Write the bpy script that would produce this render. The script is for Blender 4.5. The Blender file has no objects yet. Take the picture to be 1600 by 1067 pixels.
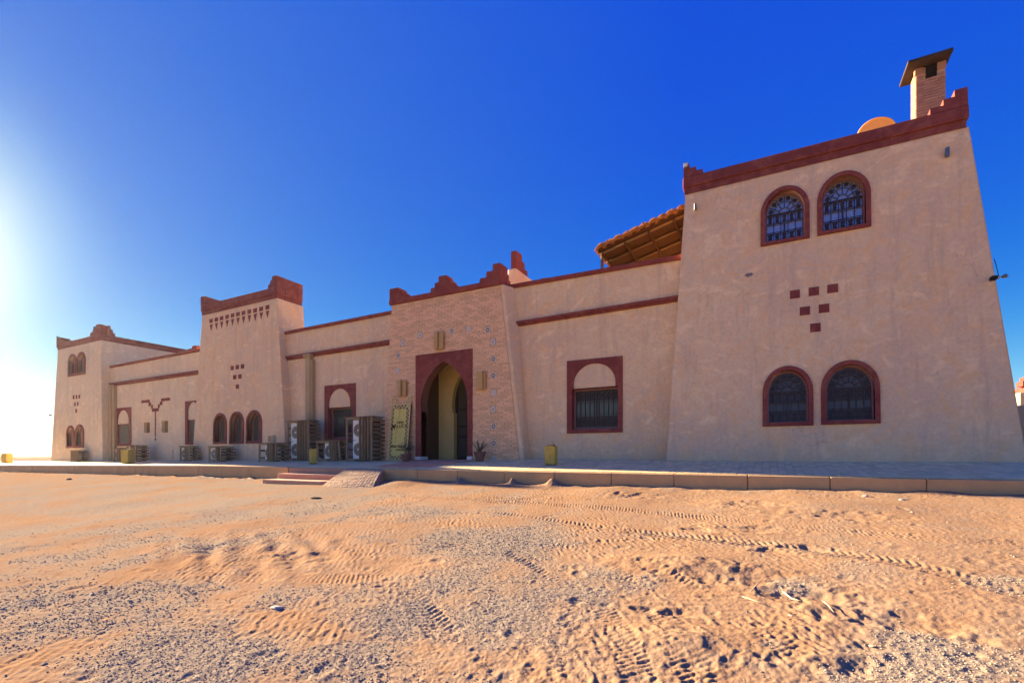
import bpy, math, random
import numpy as np
from mathutils import Vector, Matrix, noise
from mathutils.geometry import tessellate_polygon
random.seed(7)
rng = np.random.default_rng(11)
R = math.radians
col = bpy.context.scene.collection
sc = bpy.context.scene

# ------------------------------------------------------------------ camera, sky, sun, exposure
EYE = 1.5
FPX, PU, PV = 754.0, 800.0, 712.0          # focal length and principal point, photograph pixels
YAW = R(27.9)
cam_d = bpy.data.cameras.new('camera')
cam_d.sensor_width = 36.0
cam_d.lens = 36.0 * FPX / 1600.0
cam_d.shift_y = (PV - 533.5) / 1600.0
cam_d.clip_start = 0.05
cam_d.clip_end = 20000.0
cam = bpy.data.objects.new('camera', cam_d); col.objects.link(cam)
cam.location = (0, 0, EYE); cam.rotation_euler = (R(90), 0, YAW)
sc.camera = cam

SUN_EL, SUN_AZ = 15.8, 83.6                 # azimuth measured from the facade normal (+Y) towards -X
sd = Vector((-math.sin(R(SUN_AZ)) * math.cos(R(SUN_EL)), math.cos(R(SUN_AZ)) * math.cos(R(SUN_EL)), math.sin(R(SUN_EL))))
world = bpy.data.worlds.new("World"); sc.world = world; world.use_nodes = True
wn, wl = world.node_tree.nodes, world.node_tree.links
for n in list(wn): wn.remove(n)
wo = wn.new('ShaderNodeOutputWorld'); wb = wn.new('ShaderNodeBackground')
sky = wn.new('ShaderNodeTexSky'); sky.sky_type = 'NISHITA'; sky.sun_disc = False
sky.sun_elevation = R(SUN_EL); sky.sun_rotation = R(-SUN_AZ)
sky.altitude = 600; sky.air_density = 1.0; sky.dust_density = 1.2; sky.ozone_density = 3.0
EXPO = 2.56
def wm(op, a, b=None, c=None):
    n = wn.new('ShaderNodeMath'); n.operation = op
    for k, x in enumerate((a, b, c)):
        if x is None: continue
        if isinstance(x, (int, float)): n.inputs[k].default_value = x
        else: wl.new(x, n.inputs[k])
    return n.outputs[0]
tc = wn.new('ShaderNodeTexCoord'); dv = wn.new('ShaderNodeVectorMath'); dv.operation = 'DOT_PRODUCT'
nv = wn.new('ShaderNodeVectorMath'); nv.operation = 'NORMALIZE'; wl.new(tc.outputs['Generated'], nv.inputs[0])
wl.new(nv.outputs[0], dv.inputs[0]); dv.inputs[1].default_value = sd
gam = wm('MULTIPLY', wm('ARCCOSINE', wm('MINIMUM', dv.outputs['Value'], 0.99999)), 57.2958)          # degrees from the sun
sx_ = wn.new('ShaderNodeSeparateXYZ'); wl.new(nv.outputs[0], sx_.inputs[0])
elv = wm('MAXIMUM', wm('MULTIPLY', wm('ARCSINE', sx_.outputs[2]), 57.2958), 0.0)                    # degrees above the horizon
def ex(x, k): return wm('EXPONENT', wm('MULTIPLY', x, -1.0 / k))
glow = wm('MULTIPLY', wm('EXPONENT', wm('MULTIPLY', wm('POWER', wm('DIVIDE', gam, 7.2), 2.0), -1.0)), 2.4)
wide = wm('MAXIMUM', wm('SUBTRACT', wm('MULTIPLY', ex(gam, 30.0), .10), .010), 0.0)
hazy = wm('MULTIPLY', wm('MULTIPLY', ex(elv, 3.2), 1.6), wm('ADD', wm('MULTIPLY', ex(gam, 13.0), 4.0), 1.0))
tt_ = wm('MINIMUM', wm('ADD', wm('ADD', glow, wide), wm('ADD', hazy, .002)), 3.0)
cr = wn.new('ShaderNodeCombineColor')
wl.new(tt_, cr.inputs[0]); low = ex(elv, 12.0)
wl.new(wm('ADD', wm('ADD', wm('MULTIPLY', wm('POWER', tt_, .66), .92), .048), wm('MULTIPLY', low, .36)), cr.inputs[1]); wl.new(wm('ADD', wm('ADD', wm('MULTIPLY', wm('POWER', tt_, .8), .24), .69), wm('MULTIPLY', low, .25)), cr.inputs[2])
sc1_ = wn.new('ShaderNodeVectorMath'); sc1_.operation = 'SCALE'; wl.new(cr.outputs[0], sc1_.inputs[0]); sc1_.inputs['Scale'].default_value = 1.0 / (.15 * 2 ** EXPO)
mx = wn.new('ShaderNodeMix'); mx.data_type = 'RGBA'; mx.inputs[0].default_value = .012      # fitted sky gradient with a trace of the physical sky
wl.new(sc1_.outputs[0], mx.inputs[6]); wl.new(sky.outputs[0], mx.inputs[7]); wl.new(mx.outputs[2], wb.inputs['Color'])
wb.inputs['Strength'].default_value = 0.15
wl.new(wb.outputs[0], wo.inputs['Surface'])
sun_d = bpy.data.lights.new('sun', 'SUN'); sun_d.energy = 5.0; sun_d.angle = R(0.5); sun_d.color = (1.0, 0.77, 0.51)
sun = bpy.data.objects.new('sun', sun_d); col.objects.link(sun)
sun.rotation_euler = sd.to_track_quat('Z', 'Y').to_euler()
sun.location = (-40, 6, 12)
sc.view_settings.view_transform = 'Standard'; sc.view_settings.look = 'None'
sc.view_settings.gamma = 1.0; sc.view_settings.use_curve_mapping = False
sc.view_settings.exposure = EXPO
sc.cycles.max_bounces = 6; sc.cycles.volume_bounces = 1; sc.cycles.use_denoising = True
sc.cycles.volume_max_steps = 32

# ------------------------------------------------------------------ helpers
AV = Vector((-math.sin(YAW), math.cos(YAW), 0)); RV = Vector((math.cos(YAW), math.sin(YAW), 0))
def ray(u, v): return AV + RV * ((u - PU) / FPX) + Vector((0, 0, (PV - v) / FPX))
def xat(u, Y):
    d = ray(u, 0); return d.x / d.y * Y
class Plane:
    def __init__(s, Y, z0=0.0, lean=0.0):      # lean: metres back per metre up
        b = math.atan(lean)
        s.O = Vector((0, Y, z0)); s.ax = Vector((1, 0, 0))
        s.up = Vector((0, math.sin(b), math.cos(b))); s.n = Vector((0, -math.cos(b), math.sin(b)))
    def hit(s, u, v):
        d = ray(u, v); o = Vector((0, 0, EYE))
        t = (s.O - o).dot(s.n) / d.dot(s.n); p = o + d * t - s.O
        return (p.dot(s.ax), p.dot(s.up))
    def pt(s, a, t, d=0.0): return s.O + s.ax * a + s.up * t + s.n * d
WL = {}                                         # world location of every object built
def finish(o, w, parent=None):
    WL[o] = Vector(w)
    col.objects.link(o)
    if parent is not None:
        o.parent = parent; o.location = Vector(w) - WL[parent]
    else: o.location = w
    return o
def tag(o, label=None, cat=None, group=None, kind=None):
    if label: o['label'] = label
    if cat: o['category'] = cat
    if group: o['group'] = group
    if kind: o['kind'] = kind
    return o
def empty(name, loc, label=None, cat=None, group=None):
    o = bpy.data.objects.new(name, None); o.empty_display_size = .2
    finish(o, loc); return tag(o, label, cat, group)
class MB:
    def __init__(s): s.v = []; s.f = []; s.smooth = False
    def add(s, vs, fs):
        n = len(s.v); s.v += [Vector(p) for p in vs]; s.f += [tuple(i + n for i in f) for f in fs]; return s
    def hexa(s, p):                              # 8 points: bottom 4 (ccw from above), top 4
        return s.add(p, [(3,2,1,0),(4,5,6,7),(0,1,5,4),(1,2,6,5),(2,3,7,6),(3,0,4,7)])
    def box(s, x0, x1, y0, y1, z0, z1):
        return s.hexa([(x0,y0,z0),(x1,y0,z0),(x1,y1,z0),(x0,y1,z0),(x0,y0,z1),(x1,y0,z1),(x1,y1,z1),(x0,y1,z1)])
    def bar(s, a, b, w, h=None, upv=(0,0,1)):    # square bar from a to b
        a, b = Vector(a), Vector(b); d = (b - a).normalized(); h = h or w
        x = d.cross(Vector(upv))
        if x.length < 1e-4: x = d.cross(Vector((0,1,0)))
        x.normalize(); y = x.cross(d)
        x *= w / 2; y *= h / 2
        return s.hexa([a-x-y, a+x-y, a+x+y, a-x+y, b-x-y, b+x-y, b+x+y, b-x+y])
    def tube(s, pts, r, n=8, caps=True):
        pts = [Vector(p) for p in pts]; rs = r if isinstance(r, (list, tuple)) else [r] * len(pts)
        base = len(s.v); prev = None
        for i, p in enumerate(pts):
            d = (pts[min(i+1, len(pts)-1)] - pts[max(i-1, 0)]).normalized()
            if prev is None:
                x = d.orthogonal().normalized()
            else:
                x = (prev - d * prev.dot(d)).normalized()
            prev = x; y = d.cross(x)
            for k in range(n):
                t = 2 * math.pi * k / n; s.v.append(p + (x * math.cos(t) + y * math.sin(t)) * rs[i])
        for i in range(len(pts) - 1):
            for k in range(n):
                a = base + i * n + k; b = base + i * n + (k + 1) % n
                s.f.append((a, b, b + n, a + n))
        if caps:
            s.f.append(tuple(base + k for k in range(n))[::-1])
            s.f.append(tuple(base + (len(pts) - 1) * n + k for k in range(n)))
        return s
    def ring(s, c, rad, w, axis=(0,1,0), n=20, m=4, sx=1, sz=1):
        c = Vector(c); ax = Vector(axis).normalized(); x = ax.orthogonal().normalized() if abs(ax.y) < .99 else Vector((1,0,0)); y = ax.cross(x)
        base = len(s.v)
        for i in range(n):
            t = 2 * math.pi * i / n; rd = x * math.cos(t) * sx + y * math.sin(t) * sz
            for k in range(m):
                q = 2 * math.pi * (k + .5) / m
                s.v.append(c + rd * (rad + w * math.cos(q)) + ax * w * math.sin(q))
        for i in range(n):
            for k in range(m):
                s.f.append((base+i*m+k, base+i*m+(k+1)%m, base+((i+1)%n)*m+(k+1)%m, base+((i+1)%n)*m+k))
        return s
    def slab(s, F, outer, d0, d1, holes=(), back=True, hole_depth=None, extr=None):
        """flat panel in plane F with holes: front at d1, back at d0; reveals of the holes run to hole_depth"""
        loops = [list(outer)] + [list(h) for h in holes]
        tri = tessellate_polygon([[Vector((p[0], p[1], 0)) for p in lp] for lp in loops])
        flat = [p for lp in loops for p in lp]; base = len(s.v)
        s.v += [F.pt(p[0], p[1], d1) for p in flat]
        for t in tri:
            a, b, c = (Vector(flat[i]) for i in t)
            ccw = (b - a).cross(c - a) > 0 if True else False
            s.f.append(tuple(base + i for i in (t if ccw else t[::-1])))
        n0 = len(s.v); k0 = len(outer)
        if extr is None: s.v += [F.pt(p[0], p[1], d0) for p in outer]
        else: s.v += [F.pt(p[0], p[1], d1) + Vector(extr) for p in outer]
        ar = sum(outer[i-1][0] * outer[i][1] - outer[i][0] * outer[i-1][1] for i in range(k0))
        for i in range(k0):
            j = (i + 1) % k0; q = (base + i, n0 + i, n0 + j, base + j)
            s.f.append(q if ar > 0 else q[::-1])
        if back:
            q = tuple(n0 + i for i in range(k0)); s.f.append(q[::-1] if ar > 0 else q)
        off = base + k0
        for h in holes:
            n1 = len(s.v); hd = d0 if hole_depth is None else d1 - hole_depth
            s.v += [F.pt(p[0], p[1], hd) for p in h]
            ah = sum(h[i-1][0] * h[i][1] - h[i][0] * h[i-1][1] for i in range(len(h)))
            for i in range(len(h)):
                j = (i + 1) % len(h); q = (off + i, off + j, n1 + j, n1 + i)
                s.f.append(q if ah > 0 else q[::-1])
            off += len(h)
        return s
    def build(s, name, mat, parent=None, smooth=False, bevel=0.0):
        c = sum(s.v, Vector()) / max(1, len(s.v))
        me = bpy.data.meshes.new(name); me.from_pydata([tuple(p - c) for p in s.v], [], s.f)
        if smooth or s.smooth: me.shade_smooth()
        me.materials.append(mat); me.update()
        o = bpy.data.objects.new(name, me)
        if bevel:
            m = o.modifiers.new('edge', 'BEVEL'); m.width = bevel; m.segments = 2; m.limit_method = 'ANGLE'; m.angle_limit = R(40)
        return finish(o, c, parent)
def piece(name, mesh, w, parent, rot=(0,0,0), scale=(1,1,1)):     # one more object on a shared mesh
    o = bpy.data.objects.new(name, mesh); finish(o, w, parent); o.rotation_euler = rot; o.scale = scale; return o

# ------------------------------------------------------------------ materials
MAT = {}
def nn(nt, t, **kw):
    n = nt.nodes.new(t)
    for k, v in kw.items():
        if k in n.inputs: n.inputs[k].default_value = v
        else: setattr(n, k, v)
    return n
def mixc(nt, fac, a, b, mode='MIX'):
    m = nt.nodes.new('ShaderNodeMix'); m.data_type = 'RGBA'; m.blend_type = mode
    for sock, val in ((m.inputs[0], fac), (m.inputs[6], a), (m.inputs[7], b)):
        if isinstance(val, bpy.types.NodeSocket): nt.links.new(val, sock)
        elif isinstance(val, (int, float)): sock.default_value = val
        else: sock.default_value = (*val, 1)
    return m.outputs[2]
def ramp(nt, src, a, b, inv=False):
    m = nt.nodes.new('ShaderNodeMapRange'); m.inputs[1].default_value = a; m.inputs[2].default_value = b
    if inv: m.inputs[3].default_value = 1; m.inputs[4].default_value = 0
    nt.links.new(src, m.inputs[0]); return m.outputs[0]
def newmat(name, rough=.8, spec=.3, metal=0.0):
    m = bpy.data.materials.new(name); m.use_nodes = True; nt = m.node_tree
    b = nt.nodes['Principled BSDF']; b.inputs['Roughness'].default_value = rough
    b.inputs['Specular IOR Level'].default_value = spec; b.inputs['Metallic'].default_value = metal
    MAT[name] = m; return m, nt, b
def pos(nt):
    return nt.nodes.new('ShaderNodeNewGeometry').outputs['Position']
def nz(nt, P, scale, detail=4, rough=.55, dist=0.0, st=None):
    n = nn(nt, 'ShaderNodeTexNoise', Scale=scale, Detail=detail, Roughness=rough, Distortion=dist)
    if st:
        mp = nn(nt, 'ShaderNodeMapping'); mp.inputs['Scale'].default_value = st
        nt.links.new(P, mp.inputs[0]); P = mp.outputs[0]
    nt.links.new(P, n.inputs['Vector']); return n.outputs['Fac']
def bump(nt, b, layers, bevel=0.0):
    prev = None
    if bevel:
        bv = nn(nt, 'ShaderNodeBevel', Radius=bevel); bv.samples = 4; prev = bv.outputs[0]
    for src, strength, dist in layers:
        bm = nn(nt, 'ShaderNodeBump', Strength=strength, Distance=dist)
        nt.links.new(src, bm.inputs['Height'])
        if prev: nt.links.new(prev, bm.inputs['Normal'])
        prev = bm.outputs[0]
    nt.links.new(prev, b.inputs['Normal'])
def plaster(name, c1, c2, c3, dirt=.6, bevel=.035, zfoot=None):
    m, nt, b = newmat(name, .92, .12); P = pos(nt)
    big = nz(nt, P, .55, 5, .6, .6); mid = nz(nt, P, 1.9, 6, .65, 1.6); fine = nz(nt, P, 14, 5, .7)
    sw = nz(nt, P, 1.6, 3, .5, 1.6, (1, 1, 1.4)); grain = nz(nt, P, 90, 3, .7)
    c = mixc(nt, ramp(nt, big, .38, .60), c1, tuple(x * .93 for x in c2))
    c = mixc(nt, ramp(nt, mid, .46, .66), c, c3)
    c = mixc(nt, ramp(nt, sw, .55, .75), c, tuple(x * 1.13 for x in c1))
    c = mixc(nt, ramp(nt, nz(nt, P, 3.2, 6, .7, 2.2), .56, .8), c, (c2[0] * .76, c2[1] * .79, c2[2] * .84))
    st = nz(nt, P, 2.0, 5, .7, .3, (2.4, 2.4, .22)); c = mixc(nt, ramp(nt, st, .52, .76), c, (c2[0] * .80, c2[1] * .80, c2[2] * .82))
    vc = nn(nt, 'ShaderNodeTexVoronoi', Scale=.55); vc.feature = 'DISTANCE_TO_EDGE'; wv_ = nn(nt, 'ShaderNodeVectorMath', operation='ADD'); nt.links.new(P, wv_.inputs[0])
    wz = nn(nt, 'ShaderNodeTexNoise', Scale=2.5, Detail=6); nt.links.new(P, wz.inputs['Vector']); nt.links.new(wz.outputs['Color'], wv_.inputs[1]); nt.links.new(wv_.outputs[0], vc.inputs['Vector'])
    ck = nn(nt, 'ShaderNodeMath', operation='MULTIPLY'); nt.links.new(ramp(nt, vc.outputs['Distance'], .0, .006, True), ck.inputs[0]); nt.links.new(ramp(nt, nz(nt, P, .8, 3, .6), .56, .66), ck.inputs[1])
    ck2 = nn(nt, 'ShaderNodeMath', operation='MULTIPLY'); ck2.inputs[1].default_value = .55; nt.links.new(ck.outputs[0], ck2.inputs[0])
    if dirt: c = mixc(nt, ck2.outputs[0], c, (c2[0] * .45, c2[1] * .42, c2[2] * .42))
    c = mixc(nt, ramp(nt, fine, .35, .75), c, mixc(nt, 1.0, c, (.86, .84, .84), 'MULTIPLY'))
    if zfoot is not None:                        # splashed dirt and damp near the ground, ragged upper edge
        sep = nn(nt, 'ShaderNodeSeparateXYZ'); nt.links.new(P, sep.inputs[0])
        ad = nn(nt, 'ShaderNodeMath', operation='MULTIPLY_ADD'); ad.inputs[1].default_value = .9
        nt.links.new(nz(nt, P, 2.2, 5, .65), ad.inputs[0]); nt.links.new(sep.outputs[2], ad.inputs[2])
        f = ramp(nt, ad.outputs[0], zfoot + .30, zfoot + .85, True)
        mu = nn(nt, 'ShaderNodeMath', operation='MULTIPLY'); mu.inputs[1].default_value = dirt; nt.links.new(f, mu.inputs[0])
        c = mixc(nt, mu.outputs[0], c, (c2[0] * .70, c2[1] * .74, c2[2] * .80))
    nt.links.new(c, b.inputs['Base Color'])
    bump(nt, b, [(mid, .55, .03), (sw, .5, .012), (fine, .35, .008), (grain, .25, .003)], bevel)
    return m
def simple(name, c1, c2=None, scale=6, rough=.8, spec=.25, bmp=.25, bdist=.004, st=None, bevel=0.0, metal=0.0, detail=5, per=0.0):
    m, nt, b = newmat(name, rough, spec, metal); P = pos(nt); c2 = c2 or tuple(x * .7 for x in c1)
    n = nz(nt, P, scale, detail, .65, .4, st); c = mixc(nt, ramp(nt, n, .32, .68), c1, c2)
    if per:
        oi = nn(nt, 'ShaderNodeObjectInfo'); gi = nn(nt, 'ShaderNodeNewGeometry')
        a = nn(nt, 'ShaderNodeMath', operation='ADD'); fr = nn(nt, 'ShaderNodeMath', operation='FRACT')
        nt.links.new(oi.outputs['Random'], a.inputs[0]); nt.links.new(gi.outputs['Random Per Island'], a.inputs[1]); nt.links.new(a.outputs[0], fr.inputs[0])
        k = ramp(nt, fr.outputs[0], 0, 1); k2 = nn(nt, 'ShaderNodeMapRange'); k2.inputs[3].default_value = 1 - per; k2.inputs[4].default_value = 1 + per
        nt.links.new(k, k2.inputs[0])
        cb = nn(nt, 'ShaderNodeCombineColor')
        for i in range(3): nt.links.new(k2.outputs[0], cb.inputs[i])
        c = mixc(nt, 1.0, c, cb.outputs[0], 'MULTIPLY')
    nt.links.new(c, b.inputs['Base Color'])
    if bmp: bump(nt, b, [(nz(nt, P, scale * 4, 4, .7, 0, st), bmp, bdist)], bevel)
    return m
ZF = EYE - .2
plaster('plaster', (.88, .635, .345), (.84, .59, .35), (.88, .56, .27), .55, .05, ZF)
plaster('plaster_far', (.88, .68, .39), (.83, .65, .385), (.88, .61, .325), .5, .06, ZF)
plaster('red_paint', (.27, .068, .052), (.23, .060, .050), (.32, .105, .07), 0, .012)
plaster('red_paint_top', (.29, .066, .048), (.25, .06, .046), (.33, .095, .06), 0, .02)
simple('kerb', (.56, .36, .17), (.46, .30, .15), 3, .9, .15, .5, .006, bevel=.012)
simple('step', (.50, .25, .16), (.58, .34, .20), 3, .9, .15, .5, .006, bevel=.012)
simple('paver', (.84, .66, .32), (.74, .58, .29), 5, .85, .2, .4, .002, per=.12)
simple('paver_bed', (.52, .40, .24), (.42, .32, .19), 9, .95, .1, .3, .004)
simple('setts', (.46, .33, .21), (.38, .27, .18), 12, .92, .1, .7, .008, per=.15)
simple('brick', (.83, .52, .285), (.79, .48, .26), 9, .88, .15, .5, .003, per=.13)
simple('mortar', (.62, .44, .25), (.54, .38, .22), 18, .95, .1, .4, .004)
simple('dark_brick', (.47, .26, .16), (.38, .21, .135), 9, .88, .15, .5, .003, per=.13)  # darker, redder brick for the chimney
simple('tar', (.05, .035, .03), (.09, .06, .045), 6, .95, .1)
simple('frame_wood', (.30, .14, .12), (.23, .10, .09), 14, .6, .3, .2, .001)
simple('iron', (.03, .022, .02), (.05, .03, .025), 30, .55, .4, .1, .001)
simple('timber', (.40, .27, .145), (.27, .18, .10), 7, .9, .12, .8, .006, (5, 5, .6), per=.22)
simple('log', (.30, .205, .12), (.19, .13, .08), 7, .92, .1, .9, .010, (.8, 5, 5), per=.25)
simple('downpipe', (.50, .35, .17), (.40, .27, .14), 4, .9, .12, .5, .004, (3, 3, .5), bevel=.01)
simple('ac_white', (.80, .80, .66), (.70, .70, .58), 3, .5, .35, .05, .001)
simple('ac_fan', (.30, .26, .17), (.22, .19, .13), 10, .6, .3, .1, .001)
simple('ac_hub', (.75, .76, .74), (.68, .69, .67), 5, .5, .3, 0)
simple('dark', (.02, .017, .015), (.03, .025, .02), 5, .9, .1, 0)
simple('can_ochre', (.52, .40, .07), (.40, .29, .06), 5, .55, .35, .3, .003, (3, 3, .7))
simple('sign_gold', (.72, .58, .14), (.60, .48, .12), 8, .6, .3, .2, .002)
simple('sign_trim', (.76, .58, .22), (.66, .50, .19), 10, .65, .3, .2, .002)
simple('shutter', (.42, .25, .17), (.34, .20, .14), 8, .7, .2, .2, .002)
simple('sign_back', (.16, .075, .05), (.12, .055, .04), 10, .8, .1, 0)
simple('sign_ink', (.05, .028, .018), (.06, .035, .02), 10, .8, .1, 0)
simple('lamp_shell', (.58, .36, .13), (.48, .29, .11), 8, .75, .2, .5, .003, (4, 4, .6))
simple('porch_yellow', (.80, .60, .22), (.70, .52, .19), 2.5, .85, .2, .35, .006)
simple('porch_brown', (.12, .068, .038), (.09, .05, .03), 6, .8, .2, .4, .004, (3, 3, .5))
simple('metal_grey', (.22, .22, .22), (.16, .16, .16), 12, .4, .5, 0, metal=.8)
simple('white_tile', (.80, .76, .62), (.72, .68, .56), 25, .5, .4, .1, .001)
simple('slab_grey', (.075, .055, .045), (.05, .038, .03), 6, .95, .1, .8, .01)
simple('tank', (.80, .43, .10), (.72, .37, .09), 3, .5, .4, .1, .002)
simple('reed_dark', (.075, .032, .012), (.045, .02, .008), 16, .95, .1, .8, .015, (1, 6, 6))
simple('straw', (.55, .27, .075), (.38, .17, .045), 26, .95, .1, .8, .01, (6, 2, 3), per=.25)
simple('pole', (.17, .095, .045), (.12, .065, .03), 8, .85, .2, .4, .003)
simple('pot', (.23, .115, .09), (.17, .09, .07), 10, .9, .15, .3, .003)
simple('agave', (.13, .14, .075), (.19, .16, .09), 8, .6, .3, .1, .001, per=.2)
simple('bush', (.085, .075, .035), (.12, .10, .05), 8, .7, .2, 0, per=.35)
simple('dry_reed', (.66, .52, .36), (.5, .38, .25), 20, .9, .1, 0)
simple('gravel', (.43, .35, .25), (.30, .245, .18), 18, .9, .1, .4, .002)
simple('pale_stone', (.50, .44, .38), (.38, .33, .29), 10, .85, .2, .4, .004)
simple('plug_grey', (.27, .21, .18), (.22, .17, .15), 10, .9, .15, .3, .003)
# glass: opaque, dark base colour stands for the unlit room; sky reflects
m, nt, b = newmat('glass', .04, .9); b.inputs['Base Color'].default_value = (.10, .09, .065, 1); b.inputs['IOR'].default_value = 1.3
bump(nt, b, [(nz(nt, pos(nt), 5, 2, .5), .05, .02)])
m, nt, b = newmat('bright_glass', .05, 1.0); b.inputs['Base Color'].default_value = (.25, .29, .23, 1); b.inputs['IOR'].default_value = 2.1  # pale base colour painted in to lighten the sky reflection of the upper panes
bump(nt, b, [(nz(nt, pos(nt), 4, 2, .5), .12, .03)])
# zellige tile: pale star pattern in blue and white laid in each tile's own coordinates
def zellige(name, ink, k):
    m, nt, b = newmat(name, .35, .5); tc = nn(nt, 'ShaderNodeTexCoord')
    mp = nn(nt, 'ShaderNodeMapping'); mp.inputs['Rotation'].default_value = (0, R(45), 0); mp.inputs['Scale'].default_value = (k, 0, k)
    nt.links.new(tc.outputs['Object'], mp.inputs[0])
    ck = nn(nt, 'ShaderNodeTexChecker', Scale=1.0); nt.links.new(mp.outputs[0], ck.inputs[0])
    wv = nn(nt, 'ShaderNodeTexWave', Scale=k * .16); wv.wave_type = 'RINGS'; wv.rings_direction = 'Y'; nt.links.new(tc.outputs['Object'], wv.inputs[0])
    c = mixc(nt, ramp(nt, wv.outputs['Fac'], .55, .6), (.78, .62, .42), ink)
    c = mixc(nt, ck.outputs['Fac'], c, mixc(nt, .5, c, (.62, .42, .26)))
    nt.links.new(c, b.inputs['Base Color']); return m
zellige('zellige_blue', (.30, .30, .34), 30); zellige('zellige_black', (.10, .09, .10), 22); zellige('zellige_faded', (.50, .44, .38), 38)
# rug
m, nt, b = newmat('rug', .95, .05); P = pos(nt)
w1 = nn(nt, 'ShaderNodeTexWave', Scale=1.5, Distortion=1.5); w1.bands_direction = 'Y'; nt.links.new(P, w1.inputs[0])
c = mixc(nt, ramp(nt, nz(nt, P, 3, 5, .7), .4, .6), (.85, .22, .10), (.78, .36, .18))
c = mixc(nt, ramp(nt, w1.outputs['Fac'], .72, .85), c, (.85, .55, .30)); nt.links.new(c, b.inputs['Base Color'])
bump(nt, b, [(nz(nt, P, 120, 3), .5, .004)])
# hills, sand
simple('hill_rock', (.06, .07, .09), (.045, .055, .07), .01, .95, .1, .6, 6)
m, nt, b = newmat('sand', 1.0, .0); P = pos(nt)
at = nn(nt, 'ShaderNodeAttribute'); at.attribute_name = 'gravel'
n1 = nz(nt, P, .35, 5, .6, .5); n2 = nz(nt, P, 2.2, 5, .65, .8); n3 = nz(nt, P, 45, 4, .7)
c = mixc(nt, ramp(nt, n1, .35, .65), (.355, .228, .128), (.335, .205, .110))
c = mixc(nt, ramp(nt, nz(nt, P, 5.5, 5, .7, .5), .5, .75), c, (.30, .175, .095))
c = mixc(nt, ramp(nt, n2, .42, .68), c, (.335, .230, .142))
c = mixc(nt, ramp(nt, n3, .35, .8), c, mixc(nt, 1.0, c, (.80, .78, .77), 'MULTIPLY'))
vo = nn(nt, 'ShaderNodeTexVoronoi', Scale=70.0); nt.links.new(P, vo.inputs['Vector'])
vo2 = nn(nt, 'ShaderNodeTexVoronoi', Scale=34.0); nt.links.new(P, vo2.inputs['Vector'])
grit = mixc(nt, ramp(nt, vo.outputs['Color'], .2, .9), (.315, .252, .178), (.225, .182, .132))
gm = nn(nt, 'ShaderNodeMath', operation='MULTIPLY_ADD'); nt.links.new(nz(nt, P, 9, 6, .8), gm.inputs[0]); gm.inputs[1].default_value = .9
nt.links.new(at.outputs['Fac'], gm.inputs[2])
c = mixc(nt, ramp(nt, gm.outputs[0], .66, 1.35), c, grit); nt.links.new(c, b.inputs['Base Color'])
iv = ramp(nt, vo2.outputs['Distance'], .0, .6, True)
bump(nt, b, [(nz(nt, P, 16, 6, .75, .3), .5, .010), (n3, .45, .004), (iv, .25, .005)])

# ------------------------------------------------------------------ levels of terrace and ground
YK, YW = 9.4, 11.9
def ik(X, t): xs, ys = zip(*t); return float(np.interp(X, xs, ys))
TK = [(-60, -.8), (-34, -.48), (-16, -.325), (-9, -.345), (3, -.355), (25, -.37)]
TW = [(-60, -.5), (-36, -.29), (-22, -.2), (-16, -.15), (-6, -.11), (4, -.095), (25, -.1)]
GK = [(-60, -1.0), (-34, -.80), (-12, -.69), (-9, -.65), (-3, -.62), (3, -.57), (25, -.57)]
def zt(X, Y):
    a, b = ik(X, TK), ik(X, TW); f = (Y - YK) / (YW - YK); return EYE + a + (b - a) * min(f, 1.0)
def on_terrace(u, v):
    d = ray(u, v); t = 10.0
    for Y in np.linspace(YK, YW, 200):
        X = d.x / d.y * Y; z = EYE + d.z / d.y * Y
        if z <= zt(X, Y): return Vector((X, Y, zt(X, Y)))
    X = d.x / d.y * YW; return Vector((X, YW, zt(X, YW)))

# numpy gradient noise
PERM = rng.permutation(4096)
ANG = rng.random(4096) * 2 * np.pi; GX, GY = np.cos(ANG), np.sin(ANG)
def gnoise(x, y):
    xi = np.floor(x).astype(np.int64); yi = np.floor(y).astype(np.int64); xf = x - xi; yf = y - yi
    u = xf * xf * xf * (xf * (xf * 6 - 15) + 10); v = yf * yf * yf * (yf * (yf * 6 - 15) + 10)
    def g(ix, iy, dx, dy):
        h = PERM[(PERM[ix & 4095] + iy) & 4095]; return GX[h] * dx + GY[h] * dy
    a = g(xi, yi, xf, yf); b = g(xi + 1, yi, xf - 1, yf); c = g(xi, yi + 1, xf, yf - 1); d = g(xi + 1, yi + 1, xf - 1, yf - 1)
    return (a + (b - a) * u) + ((c + (d - c) * u) - (a + (b - a) * u)) * v
def fbm(x, y, o=4, g=.5):
    s = 0; a = 1
    for i in range(o): s = s + a * gnoise(x + 17.3 * i, y - 9.1 * i); x = x * 2.03; y = y * 2.03; a *= g
    return s
def gbase(X, Y):
    g = np.interp(X, *zip(*GK)) - .088 * np.clip(YK - Y, 0, 22) + 0 * Y
    far = np.clip((np.abs(Y) + np.abs(X) - 60) / 200, 0, 1)
    return EYE + g * (1 - far) - .9 * far
def gpt(u, v):                                    # photograph pixel -> point of the sand
    d = ray(u, v); lo, hi = .5, 400.0
    for _ in range(60):
        m = (lo + hi) / 2
        if EYE + d.z * m < float(gbase(d.x * m, d.y * m)): hi = m
        else: lo = m
    return d.x * lo, d.y * lo
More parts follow.
